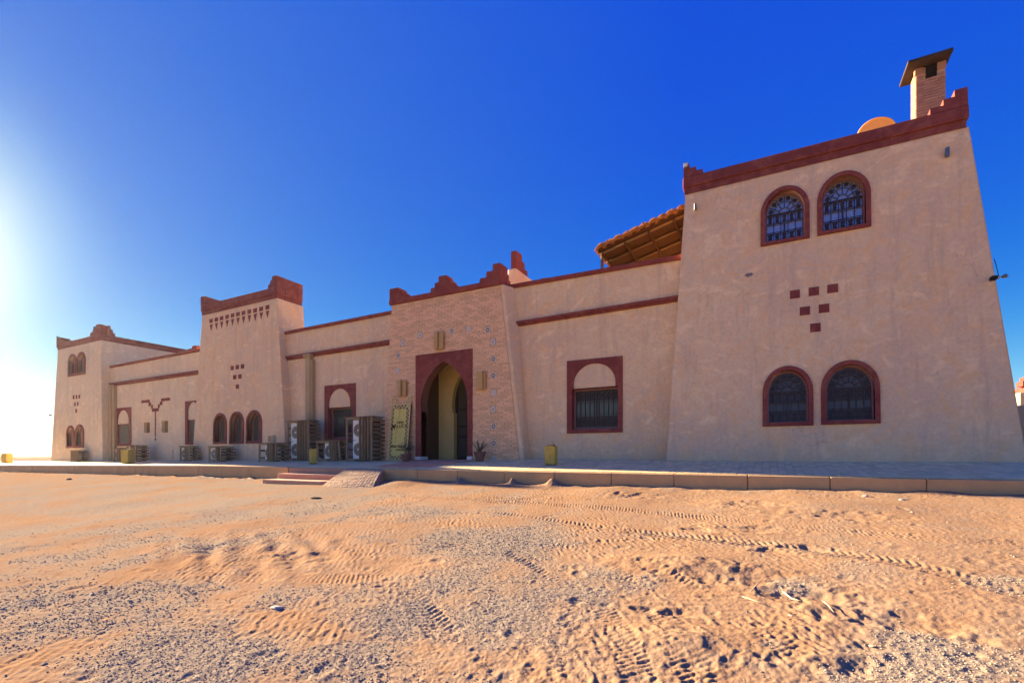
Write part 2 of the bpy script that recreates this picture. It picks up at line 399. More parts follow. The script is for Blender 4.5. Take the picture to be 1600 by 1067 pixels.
ZONES = [(280, 785, 480, 45, .95), (80, 850, 260, 50, .85), (60, 960, 330, 70, .9), (250, 1040, 260, 60, 1.1), (430, 935, 240, 30, .6), (760, 850, 200, 35, .9), (800, 910, 170, 60, 1.0), (740, 980, 230, 60, .9), (600, 1040, 260, 50, .9),
         (1500, 1040, 170, 45, 1.0), (1590, 985, 90, 22, 1.0), (1590, 915, 90, 18, .9), (300, 775, 360, 14, .55), (640, 800, 150, 12, .4), (1230, 915, 50, 14, .55), (1180, 1000, 50, 14, .3),
         (60, 880, 100, 15, .5), (1300, 752, 120, 9, .5), (1330, 1060, 60, 20, .6)]
def gravel_mask(X, Y):
    Zc = X * AV.x + Y * AV.y; ok = Zc > .3; Zc = np.where(ok, Zc, 1)
    U = PU + FPX * (X * RV.x + Y * RV.y) / Zc; V = PV - FPX * (gbase(X, Y) - EYE) / Zc
    m = np.zeros_like(X)
    for (u, v, a, b_, s) in ZONES: m = np.maximum(m, s * np.clip(1.5 - np.sqrt(((U - u) / a) ** 2 + ((V - v) / b_) ** 2), 0, 1))
    m = np.where(ok, m, .0)
    return np.clip(m * .85 + .85 * fbm(X * .9, Y * .9, 5, .6) - .03, 0, 1.2)
TRACKS = [([(640,775),(900,790),(1150,812),(1400,838),(1600,850)], .26, 0), ([(760,800),(950,825),(1180,850),(1400,880),(1600,930)], .26, 1),
          ([(860,850),(1000,880),(1100,930),(1300,1010),(1450,1067)], .22, 1),
          ([(0,800),(200,830),(350,850),(420,880),(480,900),(640,905)], .26, 0), ([(880,1067),(900,960),(870,900),(780,850)], .22, 1),
          ([(1100,1067),(1060,1000),(1020,940),(960,890)], .22, 0), ([(0,860),(250,840),(500,815),(900,770)], .26, 1), ([(0,780),(300,792),(700,778),(1100,788),(1600,806)], .26, 0),
          ([(560,880),(640,930),(700,1000),(720,1067)], .22, 1), ([(950,900),(1150,960),(1300,1067)], .22, 0),
          ([(430,860),(330,900),(150,940),(0,960)], .24, 1), ([(1000,1067),(980,1010),(940,950)], .2, 0)]
def catmull(p, n=14):
    p = np.array(p); p = np.vstack([2 * p[0] - p[1], p, 2 * p[-1] - p[-2]]); out = []
    for i in range(1, len(p) - 2):
        for t in np.linspace(0, 1, n, endpoint=False):
            a, b_, c, d = p[i-1], p[i], p[i+1], p[i+2]
            out.append(.5 * ((2*b_) + (-a + c) * t + (2*a - 5*b_ + 4*c - d) * t*t + (-a + 3*b_ - 3*c + d) * t**3))
    out.append(p[-2]); return np.array(out)
def sand_height(X, Y):
    z = gbase(X, Y).copy(); r = np.hypot(X, Y); near = np.clip((60 - r) / 40, 0, 1); gm = gravel_mask(X, Y)
    z += .022 * fbm(X * .45, Y * .45, 3) * near
    z += .10 * np.clip((r - 60) / 300, 0, 1) * 10 * fbm(X * .006, Y * .006, 3)
    soft = 1 - .55 * np.clip(gm, 0, 1)
    rough = np.clip(.62 + 1.1 * gnoise(X * .5 + 5, Y * .5), .2, 1.2)
    b1 = fbm(X * 3.4, Y * 3.8, 2, .5); z += .0050 * rough * soft * near * b1
    b2 = 1 - np.abs(fbm(X * 12, Y * 14.0, 3, .55)) * 2; z += .0042 * rough * b2 * near * .5
    b3 = fbm(X * 30, Y * 30, 3, .6); z += .0024 * near * b3 * (1 + .5 * gm) + .0012 * near * fbm(X * 75, Y * 75, 2)
    ph = 2 * np.pi * (X * .72 + Y * .55) / .062 + 4.2 * fbm(X * 4.5, Y * 4.5, 3, .6) + 5.0 * gnoise(X * 1.1, Y * 1.1)
    cm = np.clip(.35 + 1.6 * fbm(X * .8 + 40, Y * .8, 3), 0, 1) * np.clip(1.15 - gm, .25, 1) * np.clip(.5 + 1.8 * gnoise(X * 9, Y * 9 + 3), 0, 1.2)
    z += .0046 * near * cm * np.tanh(1.6 * np.sin(ph))
    ph2 = 2 * np.pi * (X * .30 - Y * .95) / .09 + 3.5 * fbm(X * 3, Y * 3 + 8, 3, .6)
    z += .0030 * near * np.clip(.2 + 1.5 * gnoise(X * .9 + 7, Y * .9), 0, 1) * np.sin(ph2) * .6
    # tyre tracks
    for ti, (pts, w, ch) in enumerate(TRACKS):
        for off in (0,):
            P = catmull([gpt(*p) for p in pts]); S = 0.0
            best = np.full(X.shape, 9.0); sv = np.zeros(X.shape); sd_ = np.zeros(X.shape)
            lo = P.min(0) - .5; hi = P.max(0) + .5
            idx = np.nonzero((X > lo[0]) & (X < hi[0]) & (Y > lo[1]) & (Y < hi[1]))[0]
            if len(idx) == 0: continue
            x, y = X[idx], Y[idx]; bb = best[idx]; ss = sv[idx]; dd = sd_[idx]
            for i in range(len(P) - 1):
                a, c = P[i], P[i+1]; L = np.hypot(*(c - a)) + 1e-9; t = (c - a) / L
                q = (x - a[0]) * t[0] + (y - a[1]) * t[1]; q = np.clip(q, 0, L)
                ex, ey = x - a[0] - t[0] * q, y - a[1] - t[1] * q; d = np.hypot(ex, ey); mk = d < bb
                bb[mk] = d[mk]; ss[mk] = S + q[mk]; dd[mk] = (ex * -t[1] + ey * t[0])[mk]; S += L
            k = bb / (w / 2); inside = np.clip((1.08 - k) * 6, 0, 1)
            pat = np.sin(2 * np.pi * ((ss + .012 * fbm(x * 6, y * 6, 2)) / (.05 + .018 * ch) + (np.abs(dd) if ch else dd) * 9)) * np.where(np.abs(dd) < .014, .2, 1)
            wob = np.clip((.95 if ti < 2 else .28) + 1.3 * fbm(x * 1.1 + 3, y * 1.1, 3), .05, 1.15)
            rim = np.exp(-((k - 1.18) / .16) ** 2)
            z[idx] += wob * (inside * (-.005 + .0042 * np.tanh(2.0 * pat + 1.2 * fbm(x * 14, y * 14, 2))) + .0035 * rim * np.clip(.5 + 1.5 * gnoise(x * 7, y * 7), 0, 1.2))
    # ridged patch left of centre
    px, py = gpt(400, 862); ang = R(20)
    dx, dy = X - px, Y - py; m = np.exp(-((dx / 1.5) ** 2 + (dy / .85) ** 2) ** 1.5)
    wv = np.sin((dy * 15 + dx * 8) + 2.4 * fbm(X * 1.6, Y * 1.6, 2)); z += m * .020 * wv * (.6 + gnoise(X * 3, Y * 3))
    # pits and heel marks
    n = 2200
    pu, pv_ = rng.random(n) * 1700 - 50, 755 + 330 * rng.random(n) ** 1.2
    for i in range(n):
        cx, cy = gpt(pu[i], pv_[i])
        if cy > YK - .15: continue
        a = .015 + .045 * rng.random() ** 3; s = rng.random() * 3; dp = (.002 + .0055 * rng.random()) * (a / .08) ** .6; th = rng.random() * 3.14
        ii = IDX(X, Y, cx, cy, a * 3.2)
        if len(ii) == 0: continue
        ddx, ddy = X[ii] - cx, Y[ii] - cy; e = np.hypot((ddx * math.cos(th) + ddy * math.sin(th)) / (1 + s * .4), -ddx * math.sin(th) + ddy * math.cos(th)) / a
        z[ii] += dp * (-np.exp(-e ** 3) * 1.0 + .55 * np.exp(-((e - 1.35) / .4) ** 2))
    for (u, v, a, bx, dp) in [(1270,858,.10,2.2,.07),(1060,958,.07,1.5,.05),(1190,828,.14,2.6,.05),(1085,827,.08,1.8,.05),(1130,895,.22,2.5,.06),(1210,862,.1,1.6,.05),(1010,952,.05,1.6,.04),(900,938,.05,1.2,.03),
                              (1300,940,.15,1.6,.05),(1420,975,.16,2,.06),(1240,930,.15,1.5,.04),(1180,790,.18,2,.06),(1000,776,.18,2,.06),(1330,808,.2,2.4,.05),(330,862,.16,2,.04),(470,872,.16,2,.05),(1350,1045,.1,1.4,.05)]:
        cx, cy = gpt(u, v); ii = IDX(X, Y, cx, cy, a * bx * 4)
        wx = .9 * a * fbm(X[ii] * 5, Y[ii] * 5, 3); wy = .9 * a * fbm(X[ii] * 5 + 9, Y[ii] * 5, 3)
        e = np.hypot((X[ii] - cx) / bx + wx, Y[ii] - cy + wy) / a
        z[ii] += dp * .36 * (-np.exp(-e ** 2.6) + .55 * np.exp(-((e - 1.45) / .5) ** 2) / (1 + np.exp((X[ii] - cx) / (.4 * a * bx))))
    for (u, v, a, h) in [(1085, 884, .28, .06), (1060, 1000, .18, .035), (620, 757, .4, .06), (940, 770, .5, .05), (1250, 790, .6, .05)]:
        cx, cy = gpt(u, v); ii = IDX(X, Y, cx, cy, a * 4); e = np.hypot((X[ii] - cx) / 1.6, Y[ii] - cy) / a; z[ii] += h * np.exp(-e ** 2)
    # drift against the kerb, with small heaps
    kd = np.clip((Y - (YK - .75)) / .75, 0, 1); inb = (Y < YK + .3)
    z += np.where(inb, kd ** 2 * .05 * (.6 + fbm(X * 1.4, Y * 1.4, 3)), 0) * near
    for u in (640, 717, 862, 270, 312, 388, 215, 800):
        cx = xat(u, YK - .12); e = np.hypot(X - cx, (Y - YK + .1) * 1.1) / ((.11 if u > 450 else .17) * (.8 + .5 * ((u * 7) % 5) / 5))
        z += (.12 if 700 < u < 870 else .06) * np.exp(-e ** 1.7) * (1 + .6 * gnoise(X * 9, Y * 9)) * (Y < YK + .05)
    # sunk below the terrace and the building
    under = (Y > YK + .05) & (X > -60) & (X < 22) & (Y < 13.8)
    z = np.where(under, np.minimum(z, EYE - 1.1), z)
    beyond = (Y >= 13.8) & (r < 90); z = np.where(beyond, z + np.clip(.30 + np.interp(X, *zip(*TW)) * 0, 0, 1) * .9 * np.clip((90 - r) / 30, 0, 1), z)
    return z, gm
def IDX(X, Y, cx, cy, rad):                       # vertices near a point, found through the polar grid
    rr = math.hypot(cx, cy); th = math.atan2(cx, cy)
    i0 = np.searchsorted(RAD, rr - rad); i1 = np.searchsorted(RAD, rr + rad); da = rad / max(rr, .3)
    j0 = np.searchsorted(THE, th - da); j1 = np.searchsorted(THE, th + da)
    if i1 <= i0 or j1 <= j0: return np.zeros(0, int)
    return (np.arange(i0, i1)[:, None] * len(THE) + np.arange(j0, j1)[None, :]).ravel()
RAD = np.concatenate([np.linspace(.25, 1.7, 14), 1.75 * 1.0043 ** np.arange(0, 450), 1.75 * 1.0043 ** 449 * 1.02 ** np.arange(1, 60)])
RAD = np.concatenate([RAD, RAD[-1] * 1.09 ** np.arange(1, 60)]); RAD = RAD[RAD < 1400]
THE = np.concatenate([np.linspace(-math.pi, R(-82), 26, endpoint=False), np.linspace(R(-82), R(27), 960, endpoint=False), np.linspace(R(27), math.pi, 36)])
def build_sand():
    rr, tt = np.meshgrid(RAD, THE, indexing='ij'); X = (rr * np.sin(tt)).ravel(); Y = (rr * np.cos(tt)).ravel()
    Z, gm = sand_height(X, Y)
    n, m_ = len(RAD), len(THE)
    last = np.arange(n) * m_ + m_ - 1; first = np.arange(n) * m_; Z[last] = Z[first]; X[last] = X[first]; Y[last] = Y[first]
    co = np.stack([X, Y, Z], 1).astype(np.float32)
    i, j = np.meshgrid(np.arange(n - 1), np.arange(m_ - 1), indexing='ij'); a = (i * m_ + j).ravel()
    q = np.stack([a, a + m_, a + m_ + 1, a + 1], 1).astype(np.int32)
    # centre fan
    me = bpy.data.meshes.new('sand_ground'); nv = len(co) + 1
    co = np.vstack([co, [[0, 0, float(Z[:m_].mean())]]]).astype(np.float32)
    fan = np.stack([np.arange(m_ - 1), np.arange(1, m_), np.full(m_ - 1, nv - 1)], 1).astype(np.int32)
    me.vertices.add(nv); me.vertices.foreach_set('co', co.ravel())
    loops = np.concatenate([q.ravel(), fan.ravel()]); me.loops.add(len(loops)); me.loops.foreach_set('vertex_index', loops)
    ls = np.concatenate([np.arange(len(q)) * 4, len(q) * 4 + np.arange(len(fan)) * 3]).astype(np.int32)
    me.polygons.add(len(ls)); me.polygons.foreach_set('loop_start', ls)
    me.update(calc_edges=True); me.validate(); me.shade_smooth()
    at = me.attributes.new('gravel', 'FLOAT', 'POINT'); at.data.foreach_set('value', np.append(gm, .5).astype(np.float32))
    me.materials.append(MAT['sand'])
    o = bpy.data.objects.new('sand_ground', me); finish(o, (0, 0, 0)); o['kind'] = 'structure'
    return co[:-1, 2].reshape(n, m_)
ZG = build_sand()
def ground_z(X, Y):
    r = np.hypot(X, Y); th = np.arctan2(X, Y)
    i = np.clip(np.searchsorted(RAD, r), 1, len(RAD) - 1); j = np.clip(np.searchsorted(THE, th), 1, len(THE) - 1)
    a = np.clip((r - RAD[i-1]) / (RAD[i] - RAD[i-1]), 0, 1); b_ = np.clip((th - THE[j-1]) / (THE[j] - THE[j-1]), 0, 1)
    return (ZG[i-1, j-1] * (1-a) * (1-b_) + ZG[i, j-1] * a * (1-b_) + ZG[i-1, j] * (1-a) * b_ + ZG[i, j] * a * b_)

# far hills
def build_hills():
    mb = MB(); n = 300; rows = [(620, 0), (680, .45), (730, .85), (790, 1), (860, .7), (950, 0)]
    for k in range(n):
        t = 2 * math.pi * k / n
        h = 6.6 + 2.6 * (noise.noise(Vector((math.sin(t) * 9, math.cos(t) * 9, 3))) + .5 * noise.noise(Vector((math.sin(t) * 30, math.cos(t) * 30, 1))))
        for r, f in rows: mb.v.append(Vector((r * math.sin(t), r * math.cos(t), -4 + (h + 4.6) * f + (.8 * noise.noise(Vector((r * .02, t * 40, 0))) if f else 0))))
    m_ = len(rows)
    for k in range(n):
        for i in range(m_ - 1): mb.f.append((k*m_+i, ((k+1)%n)*m_+i, ((k+1)%n)*m_+i+1, k*m_+i+1))
    o = mb.build('hills', MAT['hill_rock'], smooth=True); o['kind'] = 'structure'
build_hills()

# gravel: loose stones instanced on points
def gn_scatter(name, pts, size, mat, label=None):
    me = bpy.data.meshes.new(name); me.vertices.add(len(pts)); me.vertices.foreach_set('co', pts.astype(np.float32).ravel())
    a = me.attributes.new('size', 'FLOAT', 'POINT'); a.data.foreach_set('value', size.astype(np.float32))
    rt = me.attributes.new('spin', 'FLOAT_VECTOR', 'POINT'); rv = np.stack([rng.normal(0, .35, len(pts)), rng.normal(0, .35, len(pts)), rng.random(len(pts)) * 6.28], 1)
    rt.data.foreach_set('vector', rv.astype(np.float32).ravel())
    me.update(); o = bpy.data.objects.new(name, me); finish(o, (0, 0, 0)); o['kind'] = 'stuff'
    if label: o['label'] = label; o['category'] = 'gravel'
    ng = bpy.data.node_groups.new(name, 'GeometryNodeTree'); ng.interface.new_socket('Geometry', in_out='INPUT', socket_type='NodeSocketGeometry'); ng.interface.new_socket('Geometry', in_out='OUTPUT', socket_type='NodeSocketGeometry')
    N, L = ng.nodes, ng.links; gi = N.new('NodeGroupInput'); go = N.new('NodeGroupOutput')
    ico = N.new('GeometryNodeMeshIcoSphere'); ico.inputs['Radius'].default_value = 1; ico.inputs['Subdivisions'].default_value = 2
    sp = N.new('GeometryNodeSetPosition'); ns = N.new('ShaderNodeTexNoise'); ns.inputs['Scale'].default_value = 1.2
    vm = N.new('ShaderNodeVectorMath'); vm.operation = 'SUBTRACT'; vm.inputs[1].default_value = (.5, .5, .5)
    L.new(ns.outputs['Color'], vm.inputs[0]); L.new(vm.outputs[0], sp.inputs['Offset']); L.new(ico.outputs[0], sp.inputs['Geometry'])
    vs = N.new('ShaderNodeVectorMath'); vs.operation = 'MULTIPLY'; L.new(vm.outputs[0], vs.inputs[0]); vs.inputs[1].default_value = (1.5, 1.5, 1.5); L.new(vs.outputs[0], sp.inputs['Offset'])
    sm = N.new('GeometryNodeSetMaterial'); sm.inputs['Material'].default_value = mat; L.new(sp.outputs[0], sm.inputs[0])
    io = N.new('GeometryNodeInstanceOnPoints'); L.new(gi.outputs[0], io.inputs['Points']); L.new(sm.outputs[0], io.inputs['Instance'])
    na = N.new('GeometryNodeInputNamedAttribute'); na.data_type = 'FLOAT_VECTOR'; na.inputs['Name'].default_value = 'spin'
    nb = N.new('GeometryNodeInputNamedAttribute'); nb.data_type = 'FLOAT'; nb.inputs['Name'].default_value = 'size'
    L.new(na.outputs['Attribute'], io.inputs['Rotation'])
    rd = N.new('FunctionNodeRandomValue'); rd.data_type = 'FLOAT_VECTOR'; rd.inputs['Min'].default_value = (.7, .6, .28); rd.inputs['Max'].default_value = (1.35, 1.0, .52)
    sc_ = N.new('ShaderNodeVectorMath'); sc_.operation = 'MULTIPLY'; L.new(rd.outputs['Value'], sc_.inputs[0]); L.new(nb.outputs['Attribute'], sc_.inputs[1])
    L.new(sc_.outputs[0], io.inputs['Scale']); L.new(io.outputs[0], go.inputs[0])
    md = o.modifiers.new('scatter', 'NODES'); md.node_group = ng
    return o
def build_gravel():
    n = 420000
    th = R(-80) + R(104) * rng.random(n); r = 2.0 * (11.5 / 2.0) ** (rng.random(n) ** .9)
    X, Y = r * np.sin(th), r * np.cos(th); g = gravel_mask(X, Y) + .35 * gnoise(X * 5, Y * 5)
    keep = (Y < YK - .1) & (Y > .3) & (rng.random(n) < np.clip((11.5 - r) / 6, 0, 1) * np.clip((g - .36) * 1.4, .010, .8) * .62)
    X, Y = X[keep], Y[keep]; Z = ground_z(X, Y)
    s = .0026 + .0062 * rng.random(len(X)) ** 2.6; s = np.where(rng.random(len(X)) < .01, s * 1.8, s); s *= np.clip(np.hypot(X, Y) / 4.2, .85, 1.35)
    pts = np.stack([X, Y, Z + s * .12], 1); print('stones', len(pts))
    gn_scatter('gravel', pts, s, MAT['gravel'], 'loose grey gravel scattered in patches over the sand')
build_gravel()

# ------------------------------------------------------------------ terrace
def sheet(mb, xs, ys, dz, zf=None, thick=None):
    zf = zf or zt; b0 = len(mb.v)
    for X in xs:
        for Y in ys: mb.v.append(Vector((X, Y, zf(X, Y) + dz)))
    m_ = len(ys)
    for i in range(len(xs) - 1):
        for j in range(m_ - 1): mb.f.append((b0+i*m_+j, b0+(i+1)*m_+j, b0+(i+1)*m_+j+1, b0+i*m_+j+1))
GX0, GX1 = xat(450, YK), xat(597, YK)
ter = MB()
def block(mb, x0, x1, y0, y1, top=-.012, bot=.8, nx=None, zf=None):
    nx = nx or max(1, int((x1 - x0) / 1.5)); xs = np.linspace(x0, x1, nx + 1)
    for a, c in zip(xs[:-1], xs[1:]):
        z = [zt(a, y0) + top, zt(c, y0) + top, zt(c, y1) + top, zt(a, y1) + top]
        mb.hexa([(a, y0, z[0]-bot), (c, y0, z[1]-bot), (c, y1, z[2]-bot), (a, y1, z[3]-bot), (a, y0, z[0]), (c, y0, z[1]), (c, y1, z[2]), (a, y1, z[3])])
xs = list(np.arange(-58, 22.1, 1.0))
sheet(ter, xs, [YK + .165, YW, 14.2], -.012)
nf = len(xs)
for X0, X1 in zip(xs[:-1], xs[1:]):
    ter.add([(X0, YK+.165, zt(X0, YK)-.8), (X1, YK+.165, zt(X1, YK)-.8), (X1, YK+.165, zt(X1, YK+.165)-.012), (X0, YK+.165, zt(X0, YK+.165)-.012)], [(0,1,2,3)])
terrace = ter.build('terrace', MAT['paver_bed']); terrace['kind'] = 'structure'
# kerb stones
def kerb(x0, x1, wob=0.0):
    mb = MB(); y0, y1 = YK + wob, YK + .16
    zz = [zt(x0, YK) + .006, zt(x1, YK) + .006]
    mb.hexa([(x0+.004, y0, zz[0]-.42), (x1-.004, y0, zz[1]-.42), (x1-.004, y1, zz[1]-.42), (x0+.004, y1, zz[0]-.42), (x0+.004, y0, zz[0]), (x1-.004, y0, zz[1]), (x1-.004, y1, zz[1]+.006), (x0+.004, y1, zz[0]+.006)])
    return mb.build('kerb_stone', MAT['kerb'], terrace, bevel=.014)
us = [597, 652, 715, 788, 866, 955, 1053, 1168, 1297, 1448, 1640]
kx = [xat(u, YK) for u in us] + [5.8, 7.6, 9.4]
for a, c in zip(kx[:-1], kx[1:]): kerb(a, c, random.uniform(-.006, .006))
kx = list(np.arange(-52, GX0 - .6, 1.35)) + [GX0]
for a, c in zip(kx[:-1], kx[1:]): kerb(a, c, random.uniform(-.006, .006))
# pavers: nearest ones singly, the rest of the visible ones as one piece
pw, pl, gap = .132, .262, .006
pm = MB().box(-(pw-gap)/2, (pw-gap)/2, -(pl-gap)/2, (pl-gap)/2, -.03, 0)
pmesh = bpy.data.meshes.new('paver'); pmesh.from_pydata([tuple(p) for p in pm.v], [], pm.f); pmesh.materials.append(MAT['paver'])
rest = MB(); cells = []
i = 0; X = -16.0
while X < 6.5:
    Y = YK + .17 + pl / 2 + (pl / 2 if i % 2 else 0) - pl / 2
    while Y < 12.1:
        y0, y1 = max(Y - pl/2, YK + .168), Y + pl/2
        if y1 - y0 > .05: cells.append((X, (y0 + y1) / 2, (y1 - y0) / pl))
        Y += pl
    X += pw; i += 1
cells.sort(key=lambda c: math.hypot(c[0] - 1.0, c[1] * .8) if c[0] > -3.5 and c[0] < 3.8 else 99 + abs(c[0]))
for k, (X, Y, s) in enumerate(cells):
    dz = random.uniform(-.0015, .0025); sl = math.atan2(zt(X, Y + .1) - zt(X, Y - .1), .2)
    if k < 300: piece('paver', pmesh, (X, Y, zt(X, Y) + .005 + dz), terrace, (sl, 0, 0), (1, s, 1))
    else:
        hw, hl = (pw - gap) / 2, (pl * s - gap) / 2; q = [(X-hw, Y-hl), (X+hw, Y-hl), (X+hw, Y+hl), (X-hw, Y+hl)]
        rest.hexa([(a, c, zt(a, c) - .025 + dz) for a, c in q] + [(a, c, zt(a, c) + .005 + dz) for a, c in q])
o = rest.build('paving', MAT['paver'], terrace); o['kind'] = 'stuff'
far_pav = MB(); sheet(far_pav, list(np.arange(-58, -16.0, 1.0)) + [-16.07], [YK + .168, YW, 14.1], .003)
far_pav.build('far_paving', MAT['paver'], terrace)
# steps and ramp in the gap
steps = bpy.data.objects.new('entrance_steps', None); finish(steps, (GX0, YK, EYE - .8)); steps['kind'] = 'structure'
def stepb(x0, x1, y0, y1, z, skew=0.0):
    MB().hexa([(x0, y0, z-.4), (x1, y0, z-.4), (x1+skew, y1, z-.4), (x0, y1, z-.4), (x0, y0, z), (x1, y0, z), (x1+skew, y1, z), (x0, y1, z)]).build('step', MAT['step'], steps, bevel=.02)
zt0 = EYE - .34
stepb(-12.3, -9.98, 8.52, 9.02, EYE - .645, .25); stepb(-12.32, -9.66, 9.02, 9.43, EYE - .50, .2)
stepb(GX0, GX1, 9.43, 9.58, EYE - .35)
rp = MB(); n = 14; m_ = 10
def ramp_pt(g, f):
    xl = -9.75 - .30 * f; xr = -8.02 - .76 * f
    return Vector((xl + (xr - xl) * g, 8.28 + 1.15 * f - .10 * math.sin(math.pi * g) * (1 - f), EYE - .81 + .465 * (f ** .85) + .012 * math.sin(g * math.pi)))
for i in range(n + 1):
    for j in range(m_ + 1): rp.v.append(ramp_pt(j / m_, i / n))
for i in range(n):
    for j in range(m_): a = i*(m_+1)+j; rp.f.append((a, a+1, a+m_+2, a+m_+1))
ramp_o = rp.build('ramp', MAT['paver_bed'], smooth=True); ramp_o['kind'] = 'structure'
rib = MB(); rr = random.Random(4)
for k in range(19):
    for i in range(15):
        g0 = (k + .08 + rr.uniform(0, .12)) / 19; g1 = (k + .9 - rr.uniform(0, .14)) / 19; f0 = (i + .06 + rr.uniform(0, .1)) / 15; f1 = (i + .92 - rr.uniform(0, .16)) / 15; h = rr.uniform(.004, .013)
        b4 = [ramp_pt(g0, f0), ramp_pt(g1, f0), ramp_pt(g1, f1), ramp_pt(g0, f1)]
        rib.hexa([p - Vector((0, 0, .02)) for p in b4] + [p + Vector((0, 0, h + rr.uniform(-.004, .004))) for p in b4])
o = rib.build('setts', MAT['setts'], ramp_o); o['kind'] = 'stuff'
# ramp flank
MB().hexa([(-8.10, 8.28, EYE-1.2), (-7.96, 8.28, EYE-1.2), (-8.70, 9.42, EYE-1.2), (-8.80, 9.42, EYE-1.2), (-8.04, 8.28, EYE-.81), (-7.98, 8.28, EYE-.81), (-8.72, 9.42, EYE-.345), (-8.78, 9.42, EYE-.345)]).build('ramp_edge', MAT['step'], ramp_o, bevel=.01)

# ------------------------------------------------------------------ the hotel
hotel = empty('desert_hotel', (-12, 11.8, EYE - .15), 'long pink plastered desert hotel with battered towers, brick gatehouse and dark red trim', 'building')
F1 = Plane(11.7, EYE - .1, .075)      # right tower, battered front
FM = Plane(12.2)                      # recessed wings
FG = Plane(11.8)                      # gatehouse
F2 = Plane(11.85, EYE - .2, .012)     # middle tower
F4 = Plane(11.75, EYE - .3, .012)     # far left tower
def arch_pts(s0, s1, t0, t1, spring, n=18, kind='round'):
    """closed outline: rectangle with a semi-elliptic head, springing at t=spring"""
    c = (s0 + s1) / 2; hw = (s1 - s0) / 2; h = t1 - spring; p = [(s0, t0), (s1, t0)]
    for i in range(n + 1):
        a = math.pi * i / n; p.append((c + hw * math.cos(a), spring + h * math.sin(a)))
    return p
def shrink(p, k):
    cx = sum(q[0] for q in p) / len(p); return None
def quad(F, tl, tr, br, bl): return [F.hit(*bl), F.hit(*br), F.hit(*tr), F.hit(*tl)]
def grille(F, s0, s1, t0, t1, d, parent, arch=None):
    g = MB(); w = s1 - s0; h = (arch or t1) - t0
    def hb(t, th=.012): g.slab(F, [(s0, t-th/2), (s1, t-th/2), (s1, t+th/2), (s0, t+th/2)], d-.006, d+.006)
    def vb(s, a, c, th=.012): g.slab(F, [(s-th/2, a), (s+th/2, a), (s+th/2, c), (s-th/2, c)], d-.005, d+.005)
    def rg(s, t, r, th=.006):
        n = 12; out = [(s + r*math.cos(6.2832*i/n), t + r*math.sin(6.2832*i/n)) for i in range(n)]; inn = [(s + (r-th*1.6)*math.cos(6.2832*i/n), t + (r-th*1.6)*math.sin(6.2832*i/n)) for i in range(n)]
        g.slab(F, out, d-.004, d+.004, [inn])
    top = t0 + h
    for f in (.02, .30, .36, .66, .72, .98): hb(t0 + h * f)
    nb = max(4, int(w / .12)); st = w / nb
    for i in range(nb + 1): vb(s0 + st * i, t0, top, .014)
    vb((s0 + s1) / 2, t0, top, .03)
    for f0, f1 in ((.03, .30), (.73, .97)):
        r = min(st * .5, h * (f1 - f0) * .25)
        for i in range(nb):
            for q in (.25, .75): rg(s0 + st * (i + .5), t0 + h * (f0 + (f1 - f0) * q), r); 
            rg(s0 + st * (i + .5), t0 + h * (f0 + f1) / 2, r * .5)
    if arch:
        hb(top + .03, .03); c = (s0 + s1) / 2; hw = w / 2; hh = t1 - arch
        for a in (30, 60, 90, 120, 150):
            x, y = math.cos(R(a)), math.sin(R(a)); k = .3
            p0 = F.pt(c + hw*k*x, arch + .02 + (hh - .02)*k*y, d); p1 = F.pt(c + hw*.97*x, arch + (hh)*.97*y, d); g.bar(p0, p1, .014, .012)
        for k in (.3, .62):
            pts = [F.pt(c + hw*k*math.cos(R(a)), arch + .02 + hh*k*math.sin(R(a)), d) for a in range(0, 181, 15)]; g.tube(pts, .007, 4)
        for a in (15, 45, 75, 105, 135, 165): rg(c + hw*.8*math.cos(R(a)), arch + .02 + hh*.8*math.sin(R(a)), min(.05, hw * .13))
    return g.build('grille', MAT['iron'], parent)
def window_arch(F, u0, u1, vt0, vt1, vb0, vb1, band, parent_label=None, grl=True, rev=.20, trim=.045, straight=.56, glass='glass'):
    """arched window with painted surround; u0,u1 outer sides, vt top at the crown, vb bottom"""
    s0, tb0 = F.hit(u0, vb0); s1, tb1 = F.hit(u1, vb1); t0 = (tb0 + tb1) / 2
    t1 = F.hit((u0 + u1) / 2, vt0)[1]; H = t1 - t0; hw = (s1 - s0) / 2
    spring = t1 - min(hw * 1.02, H * .5) if straight is None else t0 + H * straight
    outer = arch_pts(s0, s1, t0, t1, spring); inner = arch_pts(s0 + band, s1 - band, t0 + band * .9, t1 - band, spring)
    b_ = MB(); b_.slab(F, outer, -.01, trim, [inner], hole_depth=trim + rev * .5, back=False)
    win = b_.build('window', MAT['red_paint'], hotel, bevel=0)
    fw = .035; i2 = arch_pts(s0 + band + fw, s1 - band - fw, t0 + band * .9 + fw, t1 - band - fw, spring)
    MB().slab(F, inner, -rev * .5 - .06, -rev * .5, [i2]).build('frame', MAT['frame_wood'], win)
    MB().slab(F, i2, -rev * .5 - .05, -rev * .5 - .04).build('pane', MAT[glass], win)
    if grl: grille(F, s0 + band + fw, s1 - band - fw, t0 + band * .9 + fw, t1 - band - fw - .01, -rev * .5 - .012, win, spring)
    else:
        c = (s0 + s1) / 2; MB().slab(F, [(c-.02, t0+band), (c+.02, t0+band), (c+.02, spring + hw * .6), (c-.02, spring + hw * .6)], -rev*.5-.035, -rev*.5-.01).build('mullion', MAT['frame_wood'], win)
    return inner, win
def wall_body(F, outer, holes, name, mat, extr, rev=.12):
    mb = MB(); mb.slab(F, outer, 0, 0, holes, True, rev, extr); return mb.build(name, mat, hotel)
def squares(F, pts, w, h, name='ornament'):
    for (u, v) in pts:
        s, t = F.hit(u, v); MB().slab(F, [(s-w/2, t-h/2), (s+w/2, t-h/2), (s+w/2, t+h/2), (s-w/2, t+h/2)], -.01, .012).build(name, MAT['red_paint'], hotel)

